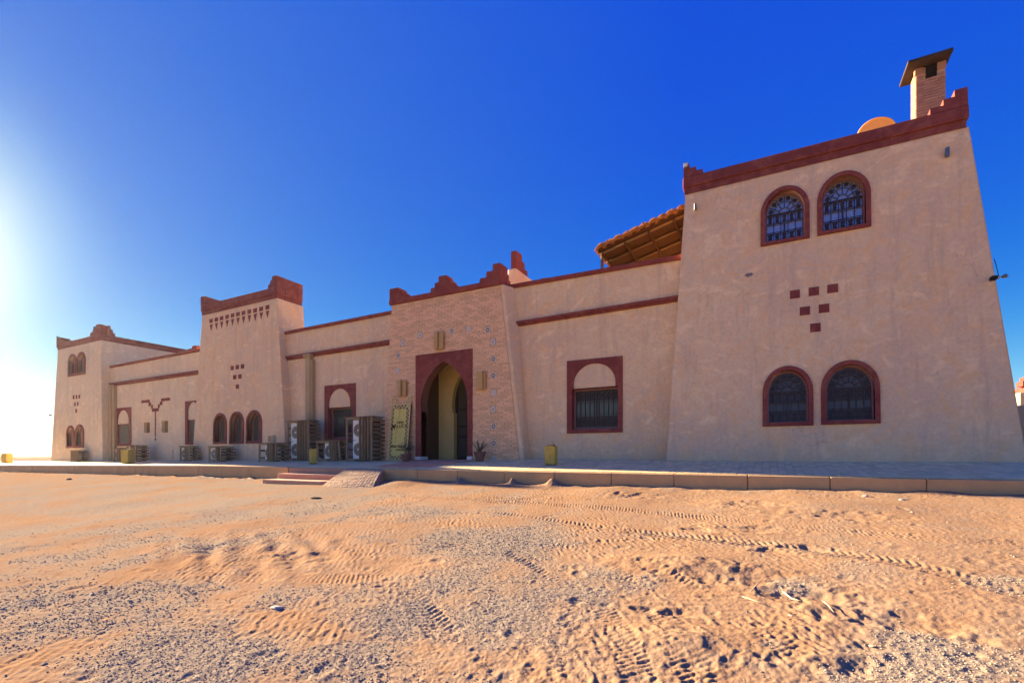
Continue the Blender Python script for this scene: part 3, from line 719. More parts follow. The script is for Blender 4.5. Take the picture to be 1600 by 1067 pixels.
# right tower
holes = []
WB = .085
ins, w_ = window_arch(F1, 1188.5, 1265, 292, 0, 386, 373, WB, glass='bright_glass'); holes.append(ins)
ins, w_ = window_arch(F1, 1277, 1361, 269, 0, 369, 355, WB, glass='bright_glass'); holes.append(ins)
ins, w_ = window_arch(F1, 1191.5, 1271, 572, 0, 667, 664, WB); holes.append(ins)
ins, w_ = window_arch(F1, 1283, 1375.5, 563, 0, 664, 661, WB); holes.append(ins)
bl, br = F1.hit(1039, 745), F1.hit(1612, 760); tl, tr = F1.hit(1071, 304), F1.hit(1514, 199)
tt = (tl[1] + tr[1]) / 2
def hround(lo, hi, n=1): return [lo, hi]
t1w = wall_body(F1, [bl, br, (tr[0], tt), (tl[0], tt)], holes, 'tower_wall', MAT['plaster'], (0, 6, 0)); t1w['label'] = 'tall right hand tower wall'
squares(F1, [(1242, 460), (1271.5, 455.5), (1301, 451), (1257.5, 486), (1287.5, 482), (1274, 512)], .185, .18)
# parapet: fascia, coping and stepped corners
def parapet(F, s0, s1, t, h1, h2, depth, proud=.07, thick=.3, mat='red_paint'):
    o1 = MB(); o1.hexa([F.pt(s0, t, 0.02), F.pt(s1, t, 0.02), F.pt(s1, t, -thick), F.pt(s0, t, -thick), F.pt(s0, t+h1, 0.02), F.pt(s1, t+h1, 0.02), F.pt(s1, t+h1, -thick), F.pt(s0, t+h1, -thick)])
    o1.build('fascia', MAT[mat], hotel)
    o2 = MB(); t2 = t + h1; o2.hexa([F.pt(s0-proud*.5, t2, proud), F.pt(s1+proud*.5, t2, proud), F.pt(s1+proud*.5, t2, -thick-.02), F.pt(s0-proud*.5, t2, -thick-.02), F.pt(s0-proud*.5, t2+h2, proud), F.pt(s1+proud*.5, t2+h2, proud), F.pt(s1+proud*.5, t2+h2, -thick-.02), F.pt(s0-proud*.5, t2+h2, -thick-.02)])
    return o2.build('coping', MAT[mat], hotel, bevel=.02)
def side_parapet(F, s0, s1, t, h1, h2, depth, proud, yb):   # returns along the side, running back in Y
    z = F.pt(0, t).z; y0 = F.pt(0, t).y
    MB().box(s0, s1, y0 - 0.02 + .31, y0 + depth, z, z + h1).build('fascia', MAT['red_paint'], hotel)
    MB().box(s0 - proud, s1 + proud, y0 - proud + .40, y0 + depth + .03, z + h1, z + h1 + h2).build('coping', MAT['red_paint'], hotel, bevel=.02)
def stepped(F, s_edge, sgn, t, widths, hs, d0, d1, name='merlon', mat='red_paint'):
    """corner merlon: steps fall away from s_edge in direction sgn"""
    out = [(s_edge, t)]; x = s_edge; tot = t + sum(hs); out.append((s_edge, tot)); tt_ = tot
    for w, h in zip(widths, hs[::-1]):
        x += sgn * w; out.append((x, tt_)); tt_ -= h; out.append((x, tt_))
    out = out if sgn < 0 else out
    return MB().slab(F, out, d0, d1).build(name, MAT[mat], hotel)
z1 = tt; s0p, s1p = tl[0] - .02, tr[0] - .04
parapet(F1, s0p, s1p, z1, .15, .25, 0)
tc = z1 + .40
stepped(F1, s0p - .02, 1, tc, [.13, .15, .15], [.10, .10, .10], -.30, .066)
stepped(F1, s1p + .02, -1, tc, [.19, .17, .20], [.11, .12, .13], -.32, .066)
# side returns of parapet (right one hidden in the photograph, left one runs back)
yt = F1.pt(0, z1).y; zt_ = F1.pt(0, z1).z
for (a, c_, nm) in ((s0p - .03, s0p + .28, 'l'), (s1p - .28, s1p + .03, 'r')):
    MB().box(a + .02, c_ - .02, yt + .33, yt + 5.9, zt_, zt_ + .15).build('fascia', MAT['red_paint'], hotel)
    MB().box(a, c_, yt + .36, yt + 5.95, zt_ + .15, zt_ + .40).build('coping', MAT['red_paint'], hotel, bevel=.02)
MB().box(s0p + .3, s1p - .3, yt + .4, yt + 5.9, zt_ - .06, zt_ + .02).build('roof', MAT['plaster_far'], hotel)
# repaired plaster plug and small crack
s, t = F1.hit(1170.5, 429.5)
MB().slab(F1, [(s + .075 * (1.25 if k == 5 else 1) * math.cos(k * math.pi / 5), t + .045 * (1 + .3 * math.sin(k * 2.1)) * math.sin(k * math.pi / 5)) for k in range(10)], -.01, .012).build('plaster_patch', MAT['plug_grey'], hotel)

# wings
def wing(uL, uR, v_cop, v_band, pts_holes, base_v, top_th=.11, band_th=.13, XL=None, XR=None, mat='plaster', depth=9.0):
    sL = XL if XL is not None else xat(uL, 12.2); sR = XR if XR is not None else xat(uR, 12.2)
    (ua, va), (ub, vb) = v_cop; ta = FM.hit(ua, va)[1]; tb = FM.hit(ub, vb)[1]
    (uc, vc), (ud, vd) = v_band; tc_ = FM.hit(uc, vc)[1]; td = FM.hit(ud, vd)[1]
    def lin(u0, t0, u1, t1, s): s0, s1 = xat(u0, 12.2), xat(u1, 12.2); return t0 + (t1 - t0) * (s - s0) / (s1 - s0)
    tL, tR = lin(ua, ta, ub, tb, sL), lin(ua, ta, ub, tb, sR)
    w = wall_body(FM, [(sL, EYE - 1.2), (sR, EYE - 1.2), (sR, tR), (sL, tL)], pts_holes, 'wing_wall', MAT[mat], (0, depth, 0), .14)
    MB().hexa([(sL, 12.14, tL), (sR, 12.14, tR), (sR, 12.5, tR), (sL, 12.5, tL), (sL, 12.14, tL+top_th), (sR, 12.14, tR+top_th), (sR, 12.5, tR+top_th), (sL, 12.5, tL+top_th)]).build('coping', MAT['red_paint_top'], hotel, bevel=.015)
    bL, bR = lin(uc, tc_, ud, td, sL), lin(uc, tc_, ud, td, sR)
    sc1 = MB()
    for k, (a, c_, p) in enumerate(((0, band_th * .45, .05), (band_th * .45, band_th, .10))):
        sc1.hexa([(sL, 12.2-p, bL+a), (sR, 12.2-p, bR+a), (sR, 12.21, bR+a), (sL, 12.21, bL+a), (sL, 12.2-p, bL+c_), (sR, 12.2-p, bR+c_), (sR, 12.21, bR+c_), (sL, 12.21, bL+c_)])
    sc1.build('string_course', MAT['red_paint'], hotel)
    return tL, tR
def window_rect(F, ul, ur, v_lt, v_lb, oul, our, ovt, ovb, arch_l, arch_r, arch_top, label=None, rev=.24, screen=False):
    """painted rectangle with blind arch and a grilled opening below. o*: opening"""
    s0, t1 = F.hit(ul, v_lt); s1 = F.hit(ur, v_lt)[0]; t0 = F.hit(ul, v_lb)[1]
    a0, a1 = F.hit(oul, ovb)[0], F.hit(our, ovb)[0]; b0 = F.hit(oul, ovb)[1]; b1 = F.hit(oul, ovt)[1]
    c0, c1 = F.hit(arch_l, ovt)[0], F.hit(arch_r, ovt)[0]; ct = F.hit((arch_l + arch_r) / 2, arch_top)[1]
    hw = (c1 - c0) / 2; cc = (c0 + c1) / 2; spring = ct - min(hw * 1.0, (ct - b1) * .8)
    hole = [(a0, b0), (a1, b0), (a1, b1), (c1, b1)]
    for i in range(0, 19):
        a = math.pi * i / 18; hole.append((cc + hw * math.cos(a), spring + (ct - spring) * math.sin(a)))
    hole += [(c0, b1), (a0, b1)]
    mb = MB(); mb.slab(F, [(s0, t0), (s1, t0), (s1, t1), (s0, t1)], -.01, .028, [hole], hole_depth=.03, back=False)
    op = [(a0, b0), (a1, b0), (a1, b1), (a0, b1)]
    win = mb.build('window', MAT['red_paint'], hotel)
    # painted reveal
    rv = MB(); n0 = 0
    o4 = [(a0, b0), (a1, b0), (a1, b1), (a0, b1)]
    for i in range(4):
        p, q = o4[i], o4[(i + 1) % 4]; rv.add([F.pt(*p, .026), F.pt(*q, .026), F.pt(*q, -rev), F.pt(*p, -rev)], [(0, 1, 2, 3)])
    rv.v = [v + (F.pt((a0+a1)/2, (b0+b1)/2, 0) - v) * .002 for v in rv.v]
    rv.build('reveal', MAT['red_paint'], win)
    fw = .05; i2 = [(a0+fw, b0+fw), (a1-fw, b0+fw), (a1-fw, b1-fw), (a0+fw, b1-fw)]
    MB().slab(F, [(a0+.003, b0+.003), (a1-.003, b0+.003), (a1-.003, b1-.003), (a0+.003, b1-.003)], -rev + .02, -rev + .09, [i2]).build('frame', MAT['frame_wood'], win)
    MB().slab(F, i2, -rev + .035, -rev + .045).build('pane', MAT['glass'], win)
    if screen:
        g = MB(); n = int((a1 - a0 - .1) / .03)
        for k in range(n): s = a0 + .05 + (k + .5) * (a1 - a0 - .1) / n; g.slab(F, [(s-.005, b0+.05), (s+.005, b0+.05), (s+.005, b1-.05), (s-.005, b1-.05)], -rev+.058, -rev+.064)
        g.build('screen', MAT['ac_fan'], win)
    else: grille(F, a0+fw, a1-fw, b0+fw, b1-fw, -rev + .065, win)
    return op
XT1L = xat(1040, 11.9)      # hidden end of the wing inside the tower
h_mid = window_rect(FM, 886.3, 973, 564.5, 677.3, 894, 965.8, 608, 671, 896.5, 962, 567.7)
wing(800, 1060, ((800, 451), (1058, 407)), ((800, 512), (1056, 472)), [h_mid], 718, XL=xat(790, 12.2), XR=xat(1075, 12.2) + .3)
h2 = window_rect(FM, 507.7, 556, 603, 692, 514, 550.5, 637.5, 685, 514.5, 548, 607, )
wing(450, 612, ((450, 522), (610, 491.5)), ((450, 563.5), (608, 539.5)), [h2], 718, XL=xat(440, 12.2), XR=xat(620, 12.2), band_th=.15)
h3 = window_rect(FM, 181.5, 205.5, 638, 697, 184.5, 202.5, 663, 693.5, 184.5, 202, 640.5, rev=.14, screen=True)
h4 = window_rect(FM, 290, 313, 627, 695, 294, 310, 656, 691, 294.5, 311, 628, rev=.14, screen=True)
def rect_h(F, u0, u1, v0, v1): s0, t1 = F.hit(u0, v0); s1, t0 = F.hit(u1, v1); return [(s0, t0), (s1, t0), (s1, t1), (s0, t1)]
n1_, n2_ = rect_h(FM, 225, 234, 660, 676), rect_h(FM, 252.5, 262.5, 657.5, 675.3)
wing(168, 312, ((170, 575.5), (308, 550)), ((173, 604), (308, 585.5)), [h3, h4, n1_, n2_], 720, XL=xat(166, 12.2), XR=xat(330, 12.2), mat='plaster_far', band_th=.16)
for hh in (n1_, n2_):
    (a, b0), (c_, _), (_, b1), _ = hh
    ni = MB(); p = [(a, b0), (c_, b0), (c_, b1), (a, b1)]
    for i in range(4):
        q, r_ = p[i], p[(i + 1) % 4]; ni.add([FM.pt(*q, -.13), FM.pt(*r_, -.13), FM.pt(*r_, -.5), FM.pt(*q, -.5)], [(0, 1, 2, 3)])
    ni.add([FM.pt(*q, -.5) for q in p], [(0, 1, 2, 3)]); ni.build('wall_niche', MAT['lamp_shell'], hotel)
# stepped T ornament between the niches
def strip(F, a, b_, w):
    (s0, t0), (s1, t1) = F.hit(*a), F.hit(*b_)
    return [(min(s0, s1) - w/2, min(t0, t1) - w/2), (max(s0, s1) + w/2, min(t0, t1) - w/2), (max(s0, s1) + w/2, max(t0, t1) + w/2), (min(s0, s1) - w/2, max(t0, t1) + w/2)]
orn = MB()
sc0, tc0 = FM.hit(243, 642); cs, ct = .20, .14
def rc(s0, s1, t0, t1): orn.slab(FM, [(s0, t0), (s1, t0), (s1, t1), (s0, t1)], -.01, .012)
rc(sc0-.30, sc0+.30, tc0-.02, tc0+.13)
for sg in (-1, 1):
    def sp(a, b_, t0, t1): rc(*(sorted((sc0 + sg*a, sc0 + sg*b_))), t0, t1)
    sp(.22, .38, tc0+.132, tc0+.30); sp(.382, .60, tc0+.25, tc0+.42); sp(.50, .66, tc0+.422, tc0+.56); sp(.662, 1.25, tc0+.43, tc0+.56)
sb, tb = FM.hit(242.5, 682); rc(sc0-.045, sc0+.045, tb, tc0-.022); tb2 = FM.hit(242.5, 688)[1]; rc(sc0-.05, sc0+.05, tb2, tb2+.13)
orn.build('wall_ornament', MAT['red_paint'], hotel)
s, t = FM.hit(268, 710); MB().slab(FM, [(s-.16, t-.22), (s+.16, t-.22), (s+.16, t+.22), (s-.16, t+.22)], -.01, .05).build('meter_box', MAT['plaster_far'], hotel, bevel=.01)

# gatehouse
arch = []; iL, iT = FG.hit(660.5, 643.5); iR = FG.hit(729.5, 640)[0]; apex = FG.hit(693.5, 565)[1]; cx_ = (iL + iR) / 2
jL, jR = FG.hit(658.8, 700)[0], FG.hit(731.5, 700)[0]; zb = EYE - .6
hw = (iR - iL) / 2 * 1.06; hT = apex - iT; cy = .20; k_ = hT - cy
aa = (k_ * k_ - hw * hw) / (2 * hw); RR = hw + aa
door = [(jL, zb), (jR, zb), (jR, iT), ]
def arc_side(sg):
    out = []; th0 = math.asin(-cy / RR); th1 = math.acos(aa / RR)
    for i in range(15): th = th0 + (th1 - th0) * i / 14; out.append((cx_ + sg * (-aa + RR * math.cos(th)), iT + cy + RR * math.sin(th)))
    return out
rs = arc_side(1); ls = arc_side(-1)[::-1][1:]
door += rs + ls + [(jL, iT)]
gTL, gTR = FG.hit(612.5, 477), FG.hit(783, 445.5); gBL, gBR = FG.hit(595.5, 735), FG.hit(815.5, 735)
gt = (gTL[1] + gTR[1]) / 2
gw = MB(); gw.slab(FG, [gBL, gBR, (gTR[0], gt), (gTL[0], gt)], 0, 0, [door], False, .25, (0, .45, 0))
gate = gw.build('gatehouse_wall', MAT['mortar'], hotel); gate['label'] = 'projecting brick gatehouse front'
# plastered flank of the gatehouse
MB().hexa([(gBR[0]-.02, 11.79, gBR[1]), (gBR[0]+.09, 11.81, gBR[1]), (gBR[0]+.09, 12.3, gBR[1]), (gBR[0]-.02, 12.3, gBR[1]),
           (gTR[0]-.02, 11.79, gt), (gTR[0]+.07, 11.81, gt), (gTR[0]+.26, 12.3, gt), (gTR[0]-.02, 12.3, gt)]).build('gatehouse_flank', MAT['plaster'], hotel)
# body of the gatehouse above the wings
MB().box(gTL[0], gTR[0], 12.21, 16.0, gt - 1.2, gt - .02).build('gatehouse_roof', MAT['plaster'], hotel)
sl, stp = FG.hit(650.5, 555.8); sr = FG.hit(738.7, 543)[0]; rect_sur = [(sl, zb), (sr, zb), (sr, stp), (sl, stp)]
sur = MB().slab(FG, rect_sur, -.01, .04, [door], back=False, hole_depth=.34)
arch_o = sur.build('arch_surround', MAT['red_paint'], hotel)
for a, c_ in ((sl, jL), (jR, sr)):
    zz = zt((a+c_)/2, 11.7); MB().box(a-.005, c_+.003, 11.735, 12.1, zz, zz + .12).build('plinth', MAT['white_tile'], hotel, bevel=.004)
# bricks
def in_poly(p, poly):
    x, y = p; c = False; j = len(poly) - 1
    for i in range(len(poly)):
        xi, yi = poly[i]; xj, yj = poly[j]
        if (yi > y) != (yj > y) and x < (xj - xi) * (y - yi) / (yj - yi) + xi: c = not c
        j = i
    return c
bw, bh, bg = .235, .062, .010
bm_ = MB().box(-(bw-bg)/2, (bw-bg)/2, -.014, .02, -(bh-bg)/2, (bh-bg)/2)
bmesh_ = bpy.data.meshes.new('brick'); bmesh_.from_pydata([tuple(p) for p in bm_.v], [], bm_.f); bmesh_.materials.append(MAT['brick'])
ZELL = [(629.6, 536), (622.7, 555.5), (622, 579), (622.7, 601.5), (656.7, 524), (680.8, 521.5), (706.4, 517.5), (732.4, 513.8), (762.3, 515.7), (770.5, 534.5), (771.2, 561), (771.2, 587), (771.6, 614), (770.9, 639.3), (771.6, 666), (772, 692.3), (771.8, 716)]
zpos = [FG.hit(*p) for p in ZELL]; zs = .088
blist = []; row = 0; t = EYE - .25
def edge_x(t, lo=True):
    f = (t - gBL[1]) / (gt - gBL[1]); return (gBL[0] + (gTL[0] - gBL[0]) * f) if lo else (gBR[0] + (gTR[0] - gBR[0]) * f)
while t < gt - bh:
    x0e, x1e = edge_x(t + bh/2) + .012, edge_x(t + bh/2, False) - .025
    x = x0e - (bw / 2 if row % 2 else 0) - random.random() * .05
    blocked = []
    if t < stp: blocked.append((sl, sr))
    for (zs_, ztt) in zpos:
        if abs(t + bh/2 - ztt) < zs + bh/2: blocked.append((zs_ - zs, zs_ + zs))
    cuts = [(x0e, x1e)]
    for a, c_ in blocked: cuts = [q for s_ in cuts for q in ((s_[0], min(s_[1], a)), (max(s_[0], c_), s_[1])) if q[1] - q[0] > .03]
    while x < x1e:
        for a, c_ in cuts:
            l, r_ = max(x, a), min(x + bw, c_)
            if r_ - l > .03: blist.append(((l + r_)/2, t + bh/2, (r_ - l)/bw))
        x += bw
    t += bh; row += 1
blist.sort(key=lambda q: -q[0] - (0.3 if q[0] > sr else 0))
rb = MB()
for k, (x, z, s) in enumerate(blist):
    dy = random.uniform(-.005, .004)
    if k < 300: piece('brick', bmesh_, (x, 11.797 + dy, z), gate, (0, random.uniform(-.012, .012), 0), (s, 1, 1))
    else:
        hwb, hb = (bw*s-bg)/2, (bh-bg)/2; rb.box(x-hwb, x+hwb, 11.783+dy, 11.812, z-hb+random.uniform(-.002,.002), z+hb)
o = rb.build('brickwork', MAT['brick'], gate); o['kind'] = 'stuff'
print('bricks', len(blist))
for k, (s, t) in enumerate(zpos):
    mt = MAT[('zellige_blue', 'zellige_faded', 'zellige_black')[(k * 2 + k // 3) % 3] if k not in (8, 11, 14) else 'zellige_black']
    MB().box(s-zs+.005, s+zs-.005, 11.782, 11.81, t-zs+.005, t+zs-.005).build('patterned_tile', mt, hotel)
# gate parapet
gz = gt
MB().box(gTL[0]-.07, gTR[0]+.02, 11.72, 12.35, gz, gz+.15).build('coping', MAT['red_paint_top'], hotel, bevel=.015)
MB().box(gTR[0]-.25, gTR[0]+.03, 12.352, 12.5, gz, gz+.15).build('coping', MAT['red_paint_top'], hotel, bevel=.015)
stepped(FG, gTL[0]-.05, 1, gz+.15, [.36, .15, .18], [.10, .12, .14], -.35, .06, mat='red_paint_top')
mc = (FG.hit(693, 462)[0]); mo = []
hs3 = [.12, .14, .17]; wds = [.43, .28, .14]; tz = gz + .15; mo = [(mc-.43, tz), (mc+.43, tz)]
for w, h in zip(wds, hs3): mo += [(mc+w, tz+h)]; tz += h; mo += [(mc + (wds[wds.index(w)+1] if w > .2 else .14), tz)]
tz2 = tz; mo.pop(); mo.append((mc-.14, tz2))
tzs = [gz+.15+.12+.14, gz+.15+.12]
mo += [(mc-.14, tzs[0]), (mc-.28, tzs[0]), (mc-.28, tzs[1]), (mc-.43, tzs[1])]
MB().slab(FG, mo, -.30, .06).build('merlon', MAT['red_paint_top'], hotel)
stepped(FG, gTR[0]-.0, -1, gz+.15, [.24, .21, .22], [.12, .15, .18], -.30, .06, mat='red_paint_top')
for k, (y1, h) in enumerate(((12.16, .45), (12.26, .27), (12.36, .12))):
    MB().box(gTR[0]-.22-.002*k, gTR[0]+.002-.002*k, 12.102 if k == 0 else 12.16 + .10*(k-1) + .001, y1, gz+.151, gz+.15+h).build('merlon', MAT['red_paint_top'], hotel)
# porch inside the arch
yb = 13.05; pL, pR = jL - .28, jR + .75; zc = zt(cx_, 12) - .01; pz = EYE + 2.85
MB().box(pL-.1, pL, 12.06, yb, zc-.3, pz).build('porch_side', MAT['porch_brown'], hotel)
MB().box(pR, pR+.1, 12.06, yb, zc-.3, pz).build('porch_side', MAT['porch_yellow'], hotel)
MB().box(pL-.1, pR+.1, 12.06, yb+.3, pz, pz+.1).build('porch_ceiling', MAT['porch_yellow'], hotel)
MB().box(pL-.1, pR+.1, 12.2, yb+2.0, zc-.3, zc).build('porch_floor', MAT['step'], hotel)
FB = Plane(yb); dL, dT = FB.hit(707, 645); d2L = FB.hit(702, 645)[0]
dc = dL + .78; dw = .78
hole = [(dc-dw*.93, zc-.02), (dc+dw*.93, zc-.02), (dc+dw*.93, dT)]
for i in range(19):
    a = math.pi * (1.16) * i / 18 - math.pi * .08; hole.append((dc + dw*1.03*math.cos(a), dT + .26 + 1.0*math.sin(a) * (1.18 if math.sin(a) > 0 else 1)))
hole.append((dc-dw*.93, dT))
bwm = MB().slab(FB, [(pL, zc-.3), (pR, zc-.3), (pR, pz), (pL, pz)], -.2, 0, [hole], False, .18); bwm.build('porch_wall', MAT['porch_yellow'], hotel)
dd = MB(); FD = Plane(yb + .22); dd.slab(FD, [(dc-.9, zc), (dc+.9, zc), (dc+.9, pz-.1), (dc-.9, pz-.1)], -.02, 0); inner_door = dd.build('door', MAT['glass'], hotel)
df = MB()
for s in (dc-.74, dc-.04, dc+.04, dc+.74): df.slab(FD, [(s-.035, zc), (s+.035, zc), (s+.035, dT+1.2), (s-.035, dT+1.2)], .002, .04)
for t in (zc+.06, zc+.75, dT-.45, dT+.12): df.slab(FD, [(dc-.70, t-.035), (dc-.08, t-.035), (dc-.08, t+.035), (dc-.70, t+.035)], .002, .036); df.slab(FD, [(dc+.08, t-.035), (dc+.70, t-.035), (dc+.70, t+.035), (dc+.08, t+.035)], .002, .036)
df.build('door_frame', MAT['iron'], inner_door)

# stair head behind the gate and small merlons on the roof
sx = xat(806, 13.5)
hut = MB().box(xat(793, 13.5), sx, 13.5, 15.6, 4.6, EYE+5.93).build('stair_head', MAT['plaster'], hotel, bevel=.04)
mz = EYE+5.93
for k, (y0, y1, h) in enumerate(((13.55, 13.95, .56), (13.951, 14.15, .36), (14.151, 14.35, .17))): MB().box(sx-.20, sx-.01, y0, y1, mz, mz+h).build('merlon', MAT['red_paint_top'], hotel)
zr = EYE + 4.6
x = xat(849, 13.6); MB().box(x-.13, x+.13, 13.6, 13.9, zr, EYE+5.47).build('merlon', MAT['red_paint_top'], hotel); MB().box(x+.131, x+.19, 13.62, 13.88, zr, EYE+5.22).build('merlon', MAT['red_paint_top'], hotel)
x = xat(826, 13.2); MB().box(x-.05, x+.05, 13.2, 13.4, zr, EYE+5.12).build('merlon', MAT['red_paint'], hotel)
x = xat(303, 12.9); 
for k in range(3): MB().box(x-.5+.35*k, x-.15+.35*k-.001, 12.7, 13.0, EYE+4.4, EYE+4.83+.10*k).build('merlon', MAT['red_paint_top'], hotel)

# middle tower
h2s = []
for (u0, u1, vt, vb) in ((333.5, 354.5, 645, 693.5), (358.5, 381.5, 642.5, 693.3), (384.5, 409.5, 640.5, 692.8)):
    ins, w_ = window_arch(F2, u0, u1, vt, 0, vb, vb, .10, grl=False, rev=.36, trim=.03, straight=.60); h2s.append(ins)
bl, br = F2.hit(299, 740), F2.hit(448.5, 740); tl, tr = F2.hit(316, 493.2), F2.hit(433, 465.5); tt2 = (tl[1] + tr[1]) / 2
t2w = wall_body(F2, [bl, br, (tr[0], tt2), (tl[0], tt2)], h2s, 'tower_wall', MAT['plaster'], (0, 1.15, 0)); t2w['label'] = 'middle tower wall with a row of small triangles'
sqs = [(330, 501.5), (338.3, 499.3), (346.4, 497.3), (355, 495), (363.4, 493), (372, 491), (380.6, 489), (389.7, 487), (398.8, 485), (408.2, 482.8), (418, 480.3)]
squares(F2, sqs, .22, .16)
for (u, v) in sqs:
    s, t = F2.hit(u + .2, v + 5.5); MB().slab(F2, [(s-.10, t), (s+.10, t), (s, t-.27)][::-1], -.01, .012).build('ornament', MAT['red_paint'], hotel)
squares(F2, [(363, 575), (371, 573.5), (379, 572.5), (366.8, 589.3), (375, 588.3), (371, 604)], .20, .17)
parapet(F2, tl[0]+.0, tr[0]-.0, tt2, .14, .27, 0, .06, .3)
tc2 = tt2 + .41; yt2 = F2.pt(0, tt2).y; z2 = F2.pt(0, tt2).z
for a, c_, hh_ in ((tr[0]-.26, tr[0]+.03, .43), (tl[0]-.03, tl[0]+.26, .36)):
    MB().box(a+.02, c_-.02, yt2+.31, yt2+1.08, z2, z2+.14).build('fascia', MAT['red_paint'], hotel)
    MB().box(a, c_, yt2+.325, yt2+1.12, z2+.141, z2+.41+hh_).build('merlon', MAT['red_paint'], hotel, bevel=.02)
stepped(F2, tr[0]+.03, -1, tc2, [.26, .10, .12], [.15, .14, .14], -.32, .056)
MB().slab(F2, [(tl[0]-.03, tc2), (tl[0]+.26, tc2), (tl[0]+.26, tc2+.36), (tl[0]-.03, tc2+.36)], -.32, .056).build('merlon', MAT['red_paint'], hotel)

# far left tower
h4s = []
for (u0, u1, vt, vb) in ((106.5, 119.5, 553, 588), (120, 134, 550, 585.8), (103.5, 116.5, 664.5, 700), (117.5, 131.5, 663, 700)):
    ins, w_ = window_arch(F4, u0, u1, vt, 0, vb, vb - .6, .13, grl=False, glass='shutter', rev=.30, trim=.03, straight=.62); h4s.append(ins)
bl, br = F4.hit(78, 745), F4.hit(160.5, 745); tl, tr = F4.hit(90.5, 545.5), F4.hit(157.5, 533); tt4 = (tl[1] + tr[1]) / 2
t4w = wall_body(F4, [bl, br, (tr[0], tt4), (tl[0], tt4)], h4s, 'tower_wall', MAT['plaster_far'], (0, 11, 0)); t4w['label'] = 'farthest tower wall at the left end'
squares(F4, [(115.3, 620.5), (119.7, 620), (124.2, 619.5), (117.3, 631.5), (121.6, 630.8), (119.3, 641.8)], .17, .20)
parapet(F4, tl[0], tr[0], tt4, .11, .20, 0, .06, .35)
y4 = F4.pt(0, tt4).y; z4 = F4.pt(0, tt4).z
MB().box(tr[0]-.3, tr[0]+.02, y4+.36, y4+9.0, z4, z4+.11).build('fascia', MAT['red_paint'], hotel)
MB().box(tr[0]-.33, tr[0]+.07, y4+.38, y4+9.1, z4+.11, z4+.31).build('coping', MAT['red_paint'], hotel, bevel=.02)
stepped(F4, tl[0]-.04, 1, tt4+.31, [.5, .3, .3], [.11, .11, .11], -.35, .055)
tm = tr[0]-.02
stepped(F4, tm, -1, tt4+.31, [.40, .32, .28], [.16, .17, .17], -.20, .055)
for k, (y0, y1, h) in enumerate(((12.13, 12.22, .50), (12.221, 12.32, .33), (12.321, 12.42, .16))): MB().box(tr[0]-.3, tr[0]+.03, y0, y1, z4+.312, z4+.31+h).build('merlon', MAT['red_paint'], hotel)
# downpipe casings
def casing(u0, u1, vt, vb, Y=12.0, brk=True):
    x0, x1 = xat(u0, Y), xat(u1, Y); zt1 = EYE + (PV - vt) / FPX * (ray(u0, 0).dot(AV) * 0 + (Vector((x0, Y, 0)).dot(AV))); zb_ = zt((x0+x1)/2, YW) - .05
    MB().box(x0, x1, Y, 12.21, zb_, zt1).build('downpipe_casing', MAT['downpipe'], hotel, bevel=.02)
    if brk:
        MB().box(x0-.06, x1+.04, Y-.05, 12.2, zt1-.12, zt1-.02).build('downpipe_casing', MAT['downpipe'], hotel, bevel=.01)
casing(476.5, 484, 553, 650, 12.03); casing(484.6, 487.8, 562, 650, 12.06, False)
casing(168.5, 173, 601, 720, 12.0, False); casing(173.6, 178, 603, 720, 12.06, False)
MB().box(xat(447, 11.8), xat(453, 11.8), 11.95, 12.19, zt(-16, YW), zt(-16, YW)+.05)

# chimney
chx0, chx1 = xat(1431, 13.5), xat(1478, 13.5); chz1 = EYE + 8.46
cm = MB().box(chx0+.012, chx1-.012, 13.512, 13.90, zt_-.1, chz1); chim = cm.build('chimney', MAT['mortar'], hotel)
cb = MB().box(-.5, .5, -.01, .03, -.0275, .0275); cbm = bpy.data.meshes.new('chimney_brick'); cbm.from_pydata([tuple(p) for p in cb.v], [], cb.f); cbm.materials.append(MAT['dark_brick'])
zq = zt_ + .4; row = 0
W = chx1 - chx0
while zq < chz1 - .03:
    x = chx0 - (W / 4 if row % 2 else 0)
    while x < chx1 - .02:
        l, r_ = max(x, chx0), min(x + W / 2, chx1)
        open_ = zq > chz1 - .30 and abs((l + r_)/2 - (chx0 + W*.53)) < W*.22
        if r_ - l > .03 and not open_: piece('brick', cbm, ((l+r_)/2, 13.505 + random.uniform(-.004, .004), zq + .03), chim, scale=(r_-l-.008, 1, random.uniform(.93, 1.02)))
        x += W / 2
    y = 13.512 + (.15 if row % 2 else 0) - .15
    while y < 13.88:
        l, r_ = max(y, 13.512), min(y + .3, 13.90)
        if r_ - l > .04: piece('brick', cbm, (chx0+.006, (l+r_)/2, zq+.03), chim, (0, 0, -math.pi/2), (r_-l-.008, 1, random.uniform(.93, 1.02)))
        y += .3
    zq += .062; row += 1
MB().box(chx0+W*.33, chx0+W*.70, 13.486, 13.53, chz1-.26, chz1-.001).build('flue_shade_block', MAT['dark'], chim)  # proud dark block stands for the shade inside the flue
MB().box(chx0-.03, chx0+.13, 13.48, 13.56, chz1-.14, chz1+.02).build('corbel', MAT['dark_brick'], chim, bevel=.02)
MB().box(chx1-.15, chx1+.01, 13.48, 13.56, chz1-.14, chz1+.02).build('corbel', MAT['dark_brick'], chim, bevel=.02)
zc1 = EYE + 8.60; 
MB().box(chx0-.19, chx1+.06, 13.24, 14.02, chz1+.02, chz1+.085).build('chimney_cap', MAT['slab_grey'], chim, bevel=.01)

